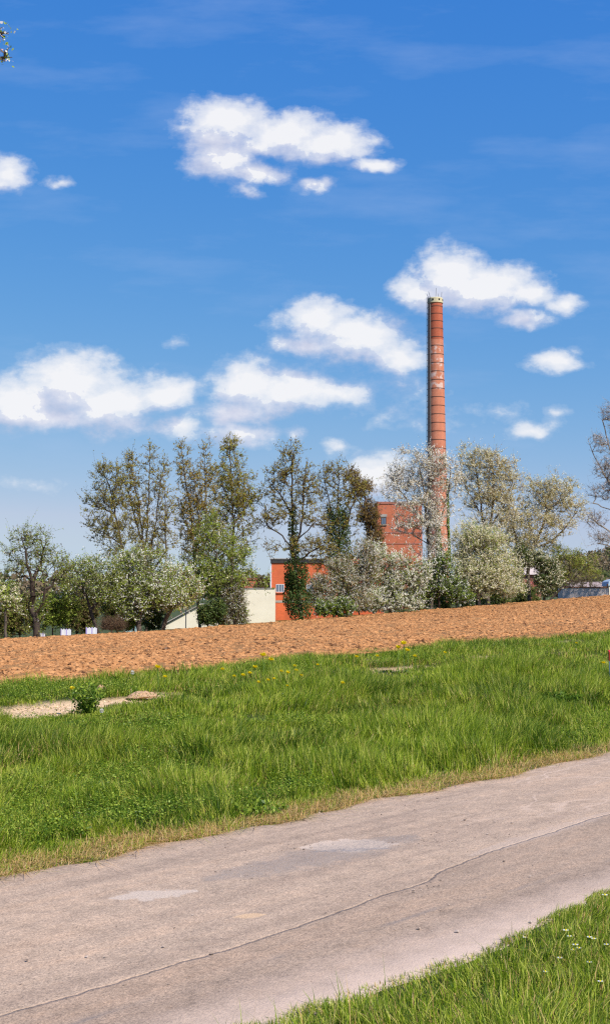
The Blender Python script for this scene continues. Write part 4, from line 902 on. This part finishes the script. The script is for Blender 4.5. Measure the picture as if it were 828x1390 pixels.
# brick tower
Yt = 172.0; xa, xb = X_(512, Yt), X_(572.5, Yt); ztw = Zp(681, Yt); zbt = gz(xa, Yt) - .6
t = empty('brick_tower', ((xa + xb) / 2, Yt, zbt), 'tall square red brick tower building left of the chimney', 'building'); hw = (xb - xa) / 2; ht = ztw - zbt
MB().box(-hw, hw, 0, 7.5, 0, ht - .3).build('wall', M['brick_red'], t); MB().box(-hw - .08, hw + .08, -.08, 7.58, ht - .298, ht).build('roof', M['brick_dull'], t)
cx_ = (xa + xb) / 2
bwin(t, X_(517, Yt) - cx_, X_(524, Yt) - cx_, Zp(712, Yt) - zbt, Zp(702, Yt) - zbt, 2, 'concrete', -.003, 'metal_grey')
MB().box(X_(516, Yt) - cx_, X_(525, Yt) - cx_, -.03, -.003, Zp(701.5, Yt) - zbt, Zp(698, Yt) - zbt).build('lintel', M['concrete'], t)
for py in (722, 737): MB().box(-hw, hw, -.05, -.003, Zp(py + 1.5, Yt) - zbt, Zp(py, Yt) - zbt).build('brick_band', M['brick_dull'], t)
# small brick hut on the right
Yh = 150.0; xa, xb = X_(700, Yh), X_(732, Yh); zh = gz(xa, Yh) - .4; hw = (xb - xa) / 2
t = empty('brick_hut', ((xa + xb) / 2, Yh, zh), 'small pinkish red brick hut with pale roof right of the cream white shrub', 'hut')
zw = Zp(780, Yh) - zh; zr = Zp(768, Yh) - zh
MB().box(-hw, hw, 0, 5, 0, zw).build('wall', M['brick_dull'], t)
V = [(-hw - .3, -.3, zw + .002), (hw + .3, -.3, zw + .002), (hw + .3, 5.3, zw + .002), (-hw - .3, 5.3, zw + .002), (-hw - .3, 2.5, zr), (hw + .3, 2.5, zr)]
MB().add(V, [(0, 3, 2, 1), (0, 1, 5, 4), (2, 3, 4, 5), (1, 2, 5), (3, 0, 4)]).build('roof', simple('pale_roof', (.62, .50, .44), (.5, .4, .36), 2), t)
M['rosy'] = simple('rosy_door', (.55, .12, .12), (.45, .1, .1), 2)
MB().box(X_(713, Yh) - (xa + xb) / 2, X_(722, Yh) - (xa + xb) / 2, -.05, -.003, 0, Zp(789, Yh) - zh).build('door', M['rosy'], t)
# ribbed fence
Yf_ = 140.0; xa, xb = X_(755, Yf_), X_(822, Yf_)
m, nt, b = nt_mat('weathered_panel'); f = noise(nt, 3, 5); nt.links.new(ramp(nt, f, [(.3, (.72, .62, .57)), (.6, (.80, .72, .68)), (.8, (.58, .42, .36))]), b.inputs['Base Color']); M['panel'] = m
M['rust'] = simple('rusty_rail', (.26, .11, .06), (.18, .09, .06), 4)
zf = min(gz(xa, Yf_), gz(xb, Yf_)) - .6; t = empty('panel_fence', ((xa + xb) / 2, Yf_, zf), 'long pale ribbed panel fence with brown top rail at the right end of the field', 'fence'); hw = (xb - xa) / 2
zt_ = Zp(797, Yf_) - zf; zt_r = Zp(797, Yf_) - zf
V = []; Q = []; k = 46
for i in range(k * 2 + 1):
    x = -hw + (xb - xa) * i / (k * 2); y = -.05 if i % 2 else .05; V += [(x, y, 0), (x, y, zt_ - .08)]
Q = [(2 * i, 2 * i + 2, 2 * i + 3, 2 * i + 1) for i in range(k * 2)]
o = MB().add(V, Q).build('panel', M['panel'], t); md = o.modifiers.new('thickness', 'SOLIDIFY'); md.thickness = .02
MB().box(-hw, hw, -.09, .09, zt_ - .078, zt_ + .04).build('rail', M['rust'], t)
for i in range(5): x = -hw + (xb - xa) * i / 4; MB().box(x - .06, x + .06, .1, .22, 0, zt_ + (.1 if i < 4 else .35)).build('post', M['rust'], t)
# long shed behind the fence
Ys = 175.0; xa, xb = X_(772, Ys), X_(840, Ys); zs = gz(xa, Ys) - .5; hw = (xb - xa) / 2
t = empty('long_shed', ((xa + xb) / 2, Ys, zs), 'long low shed with faded pinkish roof behind the ribbed fence', 'shed')
zw = Zp(799, Ys) - zs; zr = Zp(789, Ys) - zs
MB().box(-hw, hw, 0, 6, 0, zw).build('wall', M['concrete'], t)
MB().add([(-hw - .2, -.3, zw + .003), (hw + .2, -.3, zw + .003), (hw + .2, 6.3, zw + .003), (-hw - .2, 6.3, zw + .003), (-hw - .2, 3, zr), (hw + .2, 3, zr)], [(0, 3, 2, 1), (0, 1, 5, 4), (2, 3, 4, 5), (1, 2, 5), (3, 0, 4)]).build('roof', simple('faded_roof', (.42, .32, .29), (.34, .26, .25), 2, bmp=.3), t)
# pale cabin at the right edge
Yk = 142.0; xa, xb = X_(823.5, Yk), X_(858, Yk); zk = gz(xa, Yk) - .4; hw = (xb - xa) / 2
t = empty('cabin', ((xa + xb) / 2, Yk, zk), 'cream cabin with rounded light blue roof at the right edge of the photo', 'cabin')
zw = Zp(795, Yk) - zk; zr = Zp(785, Yk) - zk
MB().box(-hw, hw, 0, 3, 0, zw).build('wall', M['render'], t)
prof = [(-hw - .1, zw + .003)] + [(-hw - .1 + (2 * hw + .2) * (1 - math.cos(math.pi * k / 10)) / 2, zw + .003 + (zr - zw) * math.sin(math.pi * k / 10) ** .5) for k in range(1, 10)] + [(hw + .1, zw + .003)]
V = [(a, -.1, b_) for a, b_ in prof] + [(a, 3.1, b_) for a, b_ in prof]; n_ = len(prof)
MB().add(V, [tuple(range(n_)), tuple(range(2 * n_ - 1, n_ - 1, -1))] + [(i, n_ + i, n_ + (i + 1) % n_, (i + 1) % n_) for i in range(n_)]).build('roof', simple('light_blue', (.45, .56, .66), (.5, .58, .65), 2, .5), t)
bwin(t, -hw + .5, -hw + 1.4, zw - 1.0, zw - .3, 1, None, -.003)
# greenhouse glimpsed on the left
Yq = 100.0; xa, xb = X_(172, Yq), X_(188, Yq); zq = gz(xa, Yq) - .1; hw = (xb - xa) / 2; zt5 = max(Zp(829, Yq) - zq, 1.6)
t = empty('greenhouse', ((xa + xb) / 2, Yq, zq), 'small pale green glass greenhouse glimpsed behind the white blossoming fruit tree', 'greenhouse')
fr = MB()
for xx in (-hw, 0, hw):
    for yy in (0, 1.6): fr.box(xx - .025, xx + .025, yy - .025, yy + .025, 0, zt5 - .3)
fr.box(-hw, hw, -.03, .03, zt5 - .3, zt5 - .24).box(-hw, hw, 1.57, 1.63, zt5 - .3, zt5 - .24).box(-hw, hw, .77, .83, zt5 - .04, zt5 + .02).build('frame', M['frame_white'], t)
m, nt, b = nt_mat('greenhouse_glass'); b.inputs['Base Color'].default_value = (.35, .5, .48, 1); b.inputs['Roughness'].default_value = .2; M['gh'] = m
MB().box(-hw + .03, hw - .03, .0, .01, .02, zt5 - .31).build('pane', M['gh'], t)
MB().add([(-hw, -.02, zt5 - .235), (hw, -.02, zt5 - .235), (hw, .77, zt5 - .03), (-hw, .77, zt5 - .03)], [(0, 1, 2, 3)]).add([(-hw, 1.6, zt5 - .235), (hw, 1.6, zt5 - .235), (hw, .83, zt5 - .03), (-hw, .83, zt5 - .03)], [(3, 2, 1, 0)]).build('roof', M['gh'], t)
# striped panels at the field edge
m, nt, b = nt_mat('striped_fabric'); tc = N(nt, 'ShaderNodeTexCoord'); sp = N(nt, 'ShaderNodeSeparateXYZ'); nt.links.new(tc.outputs['Object'], sp.inputs[0])
cell = mth(nt, 'FLOOR', mth(nt, 'MULTIPLY', sp.outputs[0], 15)); wn = N(nt, 'ShaderNodeTexWhiteNoise', noise_dimensions='1D'); nt.links.new(cell, wn.inputs['W'])
nt.links.new(ramp(nt, wn.outputs[0], [(0, (.75, .75, .78)), (.42, (.42, .36, .66)), (.6, (.8, .8, .82)), (.8, (.5, .18, .26)), (.86, (.75, .75, .8)), (.95, (.12, .1, .16))], 'CONSTANT'), b.inputs['Base Color']); M['stripe'] = m
for i, (pa, pb, top, lab) in enumerate([(56, 63, 862, 'smallest striped panel, nearest the old forked trunk'), (84, 98, 853, 'white and violet striped panel at the field edge, middle of the three'), (118, 133, 851, 'white, violet and red striped panel beside the leaning fruit tree trunk')]):
    pm = (pa + pb) / 2; x, Yp, z = base_at(pm, 65.6); wd = (pb - pa) / F * Yp; hgt = max(.3, Zp(top, Yp) - z)
    t = empty('striped_panel', (x, Yp, z), lab, 'panel', 'striped panels at the field edge')
    o = MB(); kk = 8
    for j in range(kk): # gently scalloped cloth bays
        xa_ = -wd / 2 + wd * j / kk; o.box(xa_ + .004, xa_ + wd / kk - .004, -.015 - .012 * (j % 2), .0, .06, hgt - .05 * (j % 2) - .02)
    o.build('cloth', M['stripe'], t)
    MB().box(-wd / 2 - .02, -wd / 2, .002, .03, -.1, hgt).box(wd / 2, wd / 2 + .02, .002, .03, -.1, hgt).box(-wd / 2, wd / 2, .002, .03, hgt - .1, hgt - .07).build('frame', M['metal_grey'], t)

# ------------------------------------------------------------------ chimney
Yc0 = 200.0
top = P(590.6, 405, Yc0); bot = P(594.2, 740, Yc0)
cxB = bot[0] + .25; zg = gz(cxB, Yc0) - .5; Hc = top[2] - zg
lean = (top[0] - (bot[0])) / (top[2] - bot[2])
def cen(z): return (top[0] + (z + zg - top[2]) * lean * 1.0) - top[0]      # local x of the axis
pm_ = Yc0 / F
def rad_at(z):
    zt = Hc; zb_ = bot[2] - zg
    return 9.6 * pm_ + (13.9 - 9.6) * pm_ * (zt - z) / (zt - zb_)
ch = empty('chimney', (top[0], Yc0, zg), 'very tall round red brick factory chimney with iron hoops and a ladder', 'chimney')
def ringtube(mb, z0, z1, r0, r1, k=40):
    V = []
    for z, r in ((z0, r0), (z1, r1)):
        for j in range(k): a = 2 * math.pi * j / k; V.append((cen(z) + r * math.cos(a), r * math.sin(a), z))
    return V
def shell(prof, k=48):
    V = [(cen(z) + r * math.cos(2 * math.pi * j / k), r * math.sin(2 * math.pi * j / k), z) for r, z in prof for j in range(k)]
    Q = [(i * k + j, i * k + (j + 1) % k, (i + 1) * k + (j + 1) % k, (i + 1) * k + j) for i in range(len(prof) - 1) for j in range(k)]
    return MB().add(V, Q)
zA, zB = P(590, 462, Yc0)[2] - zg, P(590, 530, Yc0)[2] - zg
def weather(nt, c, sp):
    z = sp.outputs[2]
    up = ramp(nt, mth(nt, 'SUBTRACT', z, zA - .05), [(0, (1.25, 1.35, 1.4)), (.1, (.95, .72, .66))])      # top courses of redder brick
    c = mix(nt, 1.0, c, up, 'MULTIPLY')
    vt = N(nt, 'ShaderNodeMapping'); vt.inputs['Scale'].default_value = (1.6, 1.6, .12); nt.links.new(sp.inputs[0].links[0].from_socket, vt.inputs['Vector'])
    c = mix(nt, .6, c, ramp(nt, noise(nt, 1, 5, vt.outputs[0]), [(.3, (.80, .8, .82)), (.5, (1, 1, 1)), (.7, (1.1, 1.3, 1.4))]), 'MULTIPLY')
    # faded remains of painted letters
    zz = mth(nt, 'MULTIPLY', mth(nt, 'GREATER_THAN', z, zB), mth(nt, 'LESS_THAN', z, zA - .7))
    row = mth(nt, 'FRACT', mth(nt, 'DIVIDE', z, 1.9)); rowm = mth(nt, 'MULTIPLY', mth(nt, 'GREATER_THAN', row, .18), mth(nt, 'LESS_THAN', row, .85))
    front = mth(nt, 'LESS_THAN', mth(nt, 'ABSOLUTE', mth(nt, 'SUBTRACT', sp.outputs[0], .0)), .95)
    nn = ramp(nt, noise(nt, 1.5, 4, rough=.6), [(.47, (0, 0, 0)), (.58, (.8, .8, .8))])
    return mix(nt, mth(nt, 'MULTIPLY', mth(nt, 'MULTIPLY', zz, mth(nt, 'ADD', mth(nt, 'MULTIPLY', rowm, .8), .2)), mth(nt, 'MULTIPLY', nn, front)), c, (.66, .50, .44))
M['brick_chim'] = brick('brick_chimney', (.49, .135, .062), (.41, .112, .052), (.40, .22, .16), weather=weather)
zc = P(590, 412.5, Yc0)[2] - zg
prof = [(rad_at(0), 0)] + [(rad_at(z), z) for z in np.linspace(2, zc, 30)]
shell(prof).build('shaft', M['brick_chim'], ch, smooth=True)
r_ = rad_at(zc)
M['crown_stone'] = simple('crown_stone', (.66, .58, .36), (.50, .42, .26), 1.5)
shell([(r_ + .02, zc + .002), (r_ + .10, zc + .06), (r_ + .08, Hc - .1), (r_ + .0, Hc), (r_ - .35, Hc), (r_ - .4, zc - 3)]).build('crown_ring', M['crown_stone'], ch)
M['rust_dark'] = simple('rusty_hoop', (.15, .07, .05), (.10, .05, .04), 3)
M['hole_shade'] = simple('hole_shade', (.02, .018, .016), (.03, .028, .025), 3)  # near-black blocks paint the shade inside the crown's holes
for a in (-1.15, -2.0, -.45): MB().box(-.12, .12, -.03, .03, -.13, .13).build('vent_hole', M['hole_shade'], ch, (cen(Hc) + (r_ + .10) * math.cos(a), (r_ + .10) * math.sin(a), (zc + Hc) / 2 + .05)).rotation_euler = (0, 0, a + math.pi / 2)
k = 0; py = 417.0; hoops = []
while py < 760:
    z = P(590, py, Yc0)[2] - zg; hoops.append(z); py += 11.6 if k > 2 else 10; k += 1
for z in hoops:
    r1 = rad_at(z); shell([(r1 + .0, z - .05), (r1 + .03, z - .045), (r1 + .03, z + .045), (r1 + .0, z + .05)], 48).build('hoop', M['rust_dark'], ch, smooth=False)
# ladder with safety cage on the left side, turned a little to the front
la = math.radians(207)
def onside(z, out, a=la): r1 = rad_at(z) + out; return (cen(z) + r1 * math.cos(a), r1 * math.sin(a), z)
ld = MB(); tang = np.array([-math.sin(la), math.cos(la), 0]) * .22
for sgn in (-1, 1): ld.tube([np.array(onside(z, .10)) + tang * sgn for z in np.linspace(3, Hc + .2, 20)], .03, 5)
for z in np.arange(3, Hc, .33): ld.tube([np.array(onside(z, .10)) - tang, np.array(onside(z, .10)) + tang], .015, 4)
lo = ld.build('ladder', M['metal_grey'], ch)
cg = MB()
for z in np.arange(5, Hc, .9):
    c0 = np.array(onside(z, .10)); out = np.array([math.cos(la), math.sin(la), 0]); cg.tube([c0 + tang * 1.5 * math.cos(q) + out * .34 * math.sin(q) for q in np.linspace(0, math.pi, 7)], .02, 4)
for q in (.5, 1.1, 1.57, 2.0, 2.6): cg.tube([np.array(onside(z, .10)) + tang * 1.5 * math.cos(q) + np.array([math.cos(la), math.sin(la), 0]) * .34 * math.sin(q) for z in np.linspace(5, Hc, 20)], .018, 4)
cg.build('safety_cage', M['metal_grey'], ch)
MB().tube([onside(z, .05, R(222)) for z in np.linspace(1, Hc, 20)], .035, 6).build('conductor_cable', M['concrete'], ch)
for a, hh_, tilt in ((R(215), 1.0, -.25), (R(268), 1.4, .08), (R(330), .9, .05), (R(60), 1.0, 0), (R(175), .8, -.3)):
    b0 = np.array([cen(Hc) + r_ * .95 * math.cos(a), r_ * .95 * math.sin(a), Hc - .05]); MB().tube([b0, b0 + np.array([tilt, 0, hh_])], .028, 5).build('lightning_rod', M['metal_grey'], ch)
# ivy climbing the chimney
iv = empty('climbing_ivy', (top[0], Yc0, zg), 'green ivy climbing the right side of the chimney foot', 'ivy')
r = np.random.default_rng(3); PP = []
for (a0, a1, p0, p1, c) in [(R(-38), R(0), 668, 770, 5200), (R(-112), R(-75), 716, 780, 2600), (R(-20), R(8), 650, 700, 700)]:
    z1 = P(590, p0, Yc0)[2] - zg; z0 = P(590, p1, Yc0)[2] - zg; q = r.uniform(0, 1, c) ** 1.3; z = z0 + (z1 - z0) * q
    a = (a0 + a1) / 2 + (r.uniform(-.5, .5, c) * (a1 - a0)) * (1.1 - .7 * q) + (vnoise(z * .8, z * 0, 9) - .5) * .3
    rr = np.array([rad_at(v) for v in z]) + r.uniform(.02, .38, c) * (1 - .5 * q); PP.append(np.stack([np.array([cen(v) for v in z]) + rr * np.cos(a), rr * np.sin(a), z], 1))
V, Q = leaves(np.concatenate(PP), .17, r, asp=.9); link('crown', raw_mesh('ivy_leaves', V, [Q], [M['leaf_dark'], M['leaf_mid'], M['leaf_green']], r.choice(3, len(Q), p=[.25, .4, .35])), iv)
tb = MB(); 
for a, z1_ in ((R(-20), P(590, 672, Yc0)[2] - zg), (R(-92), P(590, 722, Yc0)[2] - zg)):
    tb.tube([(cen(z) + (rad_at(z) + .04) * math.cos(a + .05 * math.sin(z)), (rad_at(z) + .04) * math.sin(a + .05 * math.sin(z)), z) for z in np.linspace(.3, z1_, 18)], list(np.linspace(.08, .02, 18)), 5)
tb.build('trunk', M['bark_dark'], iv)

# ------------------------------------------------------------------ far woods on the hill
r = np.random.default_rng(12); nT = 3000
x = r.uniform(120, 620, nT); y = r.uniform(560, 1120, nT); z = H(x, y)
kp = (z > 6) & (x / y > .15); x, y, z = x[kp], y[kp], z[kp]
x = np.concatenate([x, r.uniform(-420, 520, 1500)]); y = np.concatenate([y, r.uniform(420, 520, 1500)]); z = H(x, y); nT = len(x)
per = 46; hT = r.uniform(7, 12, nT); cw = r.uniform(2.2, 4.2, nT)
ci = np.repeat(np.arange(nT), per); d = unit(r.normal(size=(len(ci), 3))) * (r.uniform(.3, 1, (len(ci), 1)) ** .5)
Pn = np.stack([x[ci] + d[:, 0] * cw[ci], y[ci] + d[:, 1] * cw[ci], z[ci] + hT[ci] * .6 + d[:, 2] * hT[ci] * .42], 1)
M['wood_a'] = leaf_mat('wood_leaf', [(.20, .13, .09), (.18, .14, .07), (.24, .17, .11), (.15, .14, .06)], .2); M['wood_b'] = leaf_mat('wood_leaf_green', [(.14, .16, .05), (.10, .13, .04)], .2)
V, Q = leaves(Pn, 1.5, r, asp=.8); tm = (r.uniform(size=nT) < .22).astype(int)
V2, Q2 = frusta(np.stack([x, y, z - .3], 1), np.stack([x, y, z + hT * .8], 1), np.full(nT, .22), np.full(nT, .06), 4)
o = link('far_woodland', raw_mesh('far_woodland', np.concatenate([V, V2]), [Q, Q2 + len(V)], [M['wood_a'], M['wood_b'], M['bark']], np.concatenate([tm[ci], np.full(len(Q2), 2)])))
tag(o, 'brown and green spring woodland covering the distant hill', 'woodland', kind='stuff')

# ------------------------------------------------------------------ light
SUN_EL, SUN_AZ = R(47), R(42)           # azimuth measured from straight behind the camera towards the right
sv = (math.sin(SUN_AZ) * math.cos(SUN_EL), -math.cos(SUN_AZ) * math.cos(SUN_EL), math.sin(SUN_EL))
import mathutils
sd = bpy.data.lights.new('sun', 'SUN'); sd.energy = 4.9; sd.angle = R(.5); sd.color = (1, .955, .88)
so = bpy.data.objects.new('sun', sd); C.objects.link(so); so.rotation_euler = mathutils.Vector(sv).to_track_quat('Z', 'Y').to_euler(); so.location = (20, -20, 30)

w = bpy.data.worlds.new('World'); sc.world = w; w.use_nodes = True; nt = w.node_tree; nt.nodes.clear()
out = N(nt, 'ShaderNodeOutputWorld'); bg = N(nt, 'ShaderNodeBackground'); nt.links.new(bg.outputs[0], out.inputs[0])
sky = N(nt, 'ShaderNodeTexSky', sky_type='NISHITA'); sky.sun_disc = False; sky.sun_elevation = SUN_EL
sky.sun_rotation = math.atan2(sv[0], sv[1]); sky.air_density = 1.0; sky.dust_density = .3; sky.ozone_density = 2.2; sky.altitude = 200
STR = .1
tc = N(nt, 'ShaderNodeTexCoord')
hs = N(nt, 'ShaderNodeHueSaturation'); hs.inputs['Saturation'].default_value = 1.18; hs.inputs['Value'].default_value = 1.0; nt.links.new(sky.outputs[0], hs.inputs['Color'])
sx = N(nt, 'ShaderNodeSeparateColor'); nt.links.new(hs.outputs[0], sx.inputs[0]); cx2 = N(nt, 'ShaderNodeCombineColor')
EXPO = 0.25; kx = 2 ** -EXPO
for i_, (K_, p_) in enumerate(((.713, 1.185), (1.57, .68), (5.22, .184))):      # clearer, deeper blue air than the default sky
    nt.links.new(mth(nt, 'MULTIPLY', mth(nt, 'POWER', sx.outputs[i_], p_), K_ * kx), cx2.inputs[i_])
# red never overtakes green near the horizon
rr_ = mth(nt, 'MINIMUM', cx2.inputs[0].links[0].from_socket, mth(nt, 'MULTIPLY', cx2.inputs[1].links[0].from_socket, .83)); nt.links.new(rr_, cx2.inputs[0])
skycol = cx2.outputs[0]
sp = N(nt, 'ShaderNodeSeparateXYZ'); nt.links.new(tc.outputs['Generated'], sp.inputs[0])
yy = mth(nt, 'MAXIMUM', sp.outputs[1], .02)
ca = mth(nt, 'DIVIDE', sp.outputs[0], yy); cbz = mth(nt, 'DIVIDE', sp.outputs[2], yy)
cc = N(nt, 'ShaderNodeCombineXYZ'); nt.links.new(ca, cc.inputs[0]); nt.links.new(cbz, cc.inputs[1])
CL = [  # px, py, rx, ry, opacity
 (310, 165, 62, 32, 1), (300, 218, 48, 28, 1), (390, 180, 62, 30, 1), (450, 195, 60, 28, 1), (345, 236, 44, 13, .9), (290, 192, 40, 20, .9), (350, 200, 50, 16, .8), (512, 226, 34, 9, .9), (425, 254, 30, 11, .75), (333, 260, 24, 12, .4),
 (5, 236, 34, 22, .8), (80, 248, 20, 9, .6),
 (612, 372, 48, 40, 1), (655, 392, 75, 30, 1), (575, 395, 46, 22, 1), (715, 400, 38, 16, 1), (765, 415, 26, 14, .85), (716, 434, 38, 11, .8),
 (430, 435, 56, 26, 1), (490, 460, 70, 30, .95), (410, 470, 45, 14, .8), (545, 485, 45, 22, .9),
 (95, 518, 66, 42, 1), (30, 545, 60, 32, 1), (150, 545, 60, 28, 1), (225, 532, 44, 24, .95), (50, 562, 85, 15, 1), (165, 575, 42, 20, .55), (245, 580, 40, 16, .6),
 (330, 520, 44, 34, 1), (390, 532, 72, 28, 1), (455, 532, 52, 17, .9), (325, 558, 55, 18, .8), (330, 588, 40, 16, .8),
 (755, 492, 40, 14, .85), (790, 475, 16, 8, .3), (722, 584, 34, 12, .75), (755, 563, 14, 8, .35),
 (512, 640, 46, 26, 1), (455, 607, 17, 9, .5), (403, 590, 13, 9, .45), (240, 467, 16, 10, .3), (560, 522, 46, 12, .25), (20, 655, 60, 8, .2), (540, 560, 60, 18, .22), (690, 560, 50, 12, .2),
 # further clouds beyond the frame, so the sky goes on at the sides
 (-260, 500, 120, 50, 1), (1050, 470, 140, 55, 1), (1150, 260, 120, 40, .9), (-350, 250, 110, 40, .9), (1400, 560, 180, 50, 1), (-700, 560, 200, 50, 1)]
ng = bpy.data.node_groups.new('cloud_field', 'ShaderNodeTree')
ng.interface.new_socket('Vector', in_out='INPUT', socket_type='NodeSocketVector'); ng.interface.new_socket('Density', in_out='OUTPUT', socket_type='NodeSocketFloat')
gi = ng.nodes.new('NodeGroupInput'); go = ng.nodes.new('NodeGroupOutput')
def vm(nt, op, a, b=None, out=0):
    n = nt.nodes.new('ShaderNodeVectorMath'); n.operation = op
    for i, v in enumerate((a, b)):
        if v is None: continue
        if isinstance(v, tuple): n.inputs[i].default_value = v
        else: nt.links.new(v, n.inputs[i])
    return n.outputs[out]
v0 = gi.outputs[0]
def nz(scale, detail, rough, vec, col=False):
    n = ng.nodes.new('ShaderNodeTexNoise'); n.inputs['Scale'].default_value = scale; n.inputs['Detail'].default_value = detail; n.inputs['Roughness'].default_value = rough
    ng.links.new(vec, n.inputs['Vector']); return n.outputs['Color' if col else 'Fac']
warp = vm(ng, 'MULTIPLY', vm(ng, 'SUBTRACT', nz(26, 3, .55, v0, True), (.5, .5, .5)), (.030, .020, 0))
v1 = vm(ng, 'ADD', v0, warp)
acc = None
for px, py, rx, ry, op in CL:
    a, e = ray(px, py); rx_, ry_ = rx / F * 1.40, ry / F * 1.46
    l = vm(ng, 'LENGTH', vm(ng, 'MULTIPLY', vm(ng, 'SUBTRACT', v1, (a, e, 0)), (1 / rx_, 1 / ry_, 0)), None, 1)
    d = mth(ng, 'MULTIPLY_ADD', l, -op, op)
    acc = d if acc is None else mth(ng, 'SMOOTH_MAX', acc, d, .30)
st2 = vm(ng, 'MULTIPLY', v0, (1, 1.5, 1))
det = nz(60, 7, .62, st2)
dn = mth(ng, 'ADD', acc, mth(ng, 'MULTIPLY', mth(ng, 'SUBTRACT', det, .5), .85))
ng.links.new(dn, go.inputs[0])
def cg_(vec):
    n = nt.nodes.new('ShaderNodeGroup'); n.node_tree = ng; nt.links.new(vec, n.inputs[0]); return n.outputs[0]
d0 = cg_(cc.outputs[0]); d1 = cg_(vm(nt, 'ADD', cc.outputs[0], (.008, .021, 0)))
front = mth(nt, 'GREATER_THAN', sp.outputs[1], .05)
alpha = ramp(nt, d0, [(.03, (0, 0, 0)), (.20, (.16, .16, .16)), (.42, (.66, .66, .66)), (.70, (.95, .95, .95))])
shade = mth(nt, 'SUBTRACT', mth(nt, 'MULTIPLY_ADD', d0, -.12, .98), mth(nt, 'MULTIPLY', mth(nt, 'SUBTRACT', d1, d0), .75))
cdet = noise(nt, 75, 6, cc.outputs[0], .6); shade = mth(nt, 'ADD', shade, mth(nt, 'MULTIPLY', mth(nt, 'SUBTRACT', cdet, .5), .65))
ccol = ramp(nt, shade, [(.45, (.56, .60, .76)), (.75, (.66, .69, .83)), (1.05, (.79, .81, .90)), (1.5, (.93, .93, .95))])
ccs = vm(nt, 'SCALE', ccol, None); ccs.node.inputs['Scale'].default_value = kx / STR
# thin high veils
vs = N(nt, 'ShaderNodeMapping'); vs.inputs['Scale'].default_value = (2.2, 9, 1); vs.inputs['Rotation'].default_value = (0, 0, .12); nt.links.new(cc.outputs[0], vs.inputs['Vector'])
veil = ramp(nt, noise(nt, 2.4, 6, vs.outputs[0], .6), [(.50, (0, 0, 0)), (.8, (.22, .22, .22))])
veilc = tuple(q * kx / STR for q in (.50, .62, .88))
s1 = mix(nt, mth(nt, 'MULTIPLY', veil, front), skycol, veilc)
s2 = mix(nt, mth(nt, 'MULTIPLY', alpha, front), s1, ccs)
nt.links.new(s2, bg.inputs[0]); bg.inputs[1].default_value = STR
w.cycles.sampling_method = 'MANUAL'; w.cycles.sample_map_resolution = 512

# ------------------------------------------------------------------ render settings
sc.view_settings.view_transform = 'Standard'; sc.view_settings.look = 'None'; sc.view_settings.exposure = EXPO; sc.view_settings.gamma = 1
sc.render.engine = 'CYCLES'; cy_ = sc.cycles; cy_.max_bounces = 5; cy_.diffuse_bounces = 2; cy_.transmission_bounces = 3; cy_.glossy_bounces = 2; cy_.transparent_max_bounces = 4
cy_.use_denoising = False; cy_.filter_width = 1.3
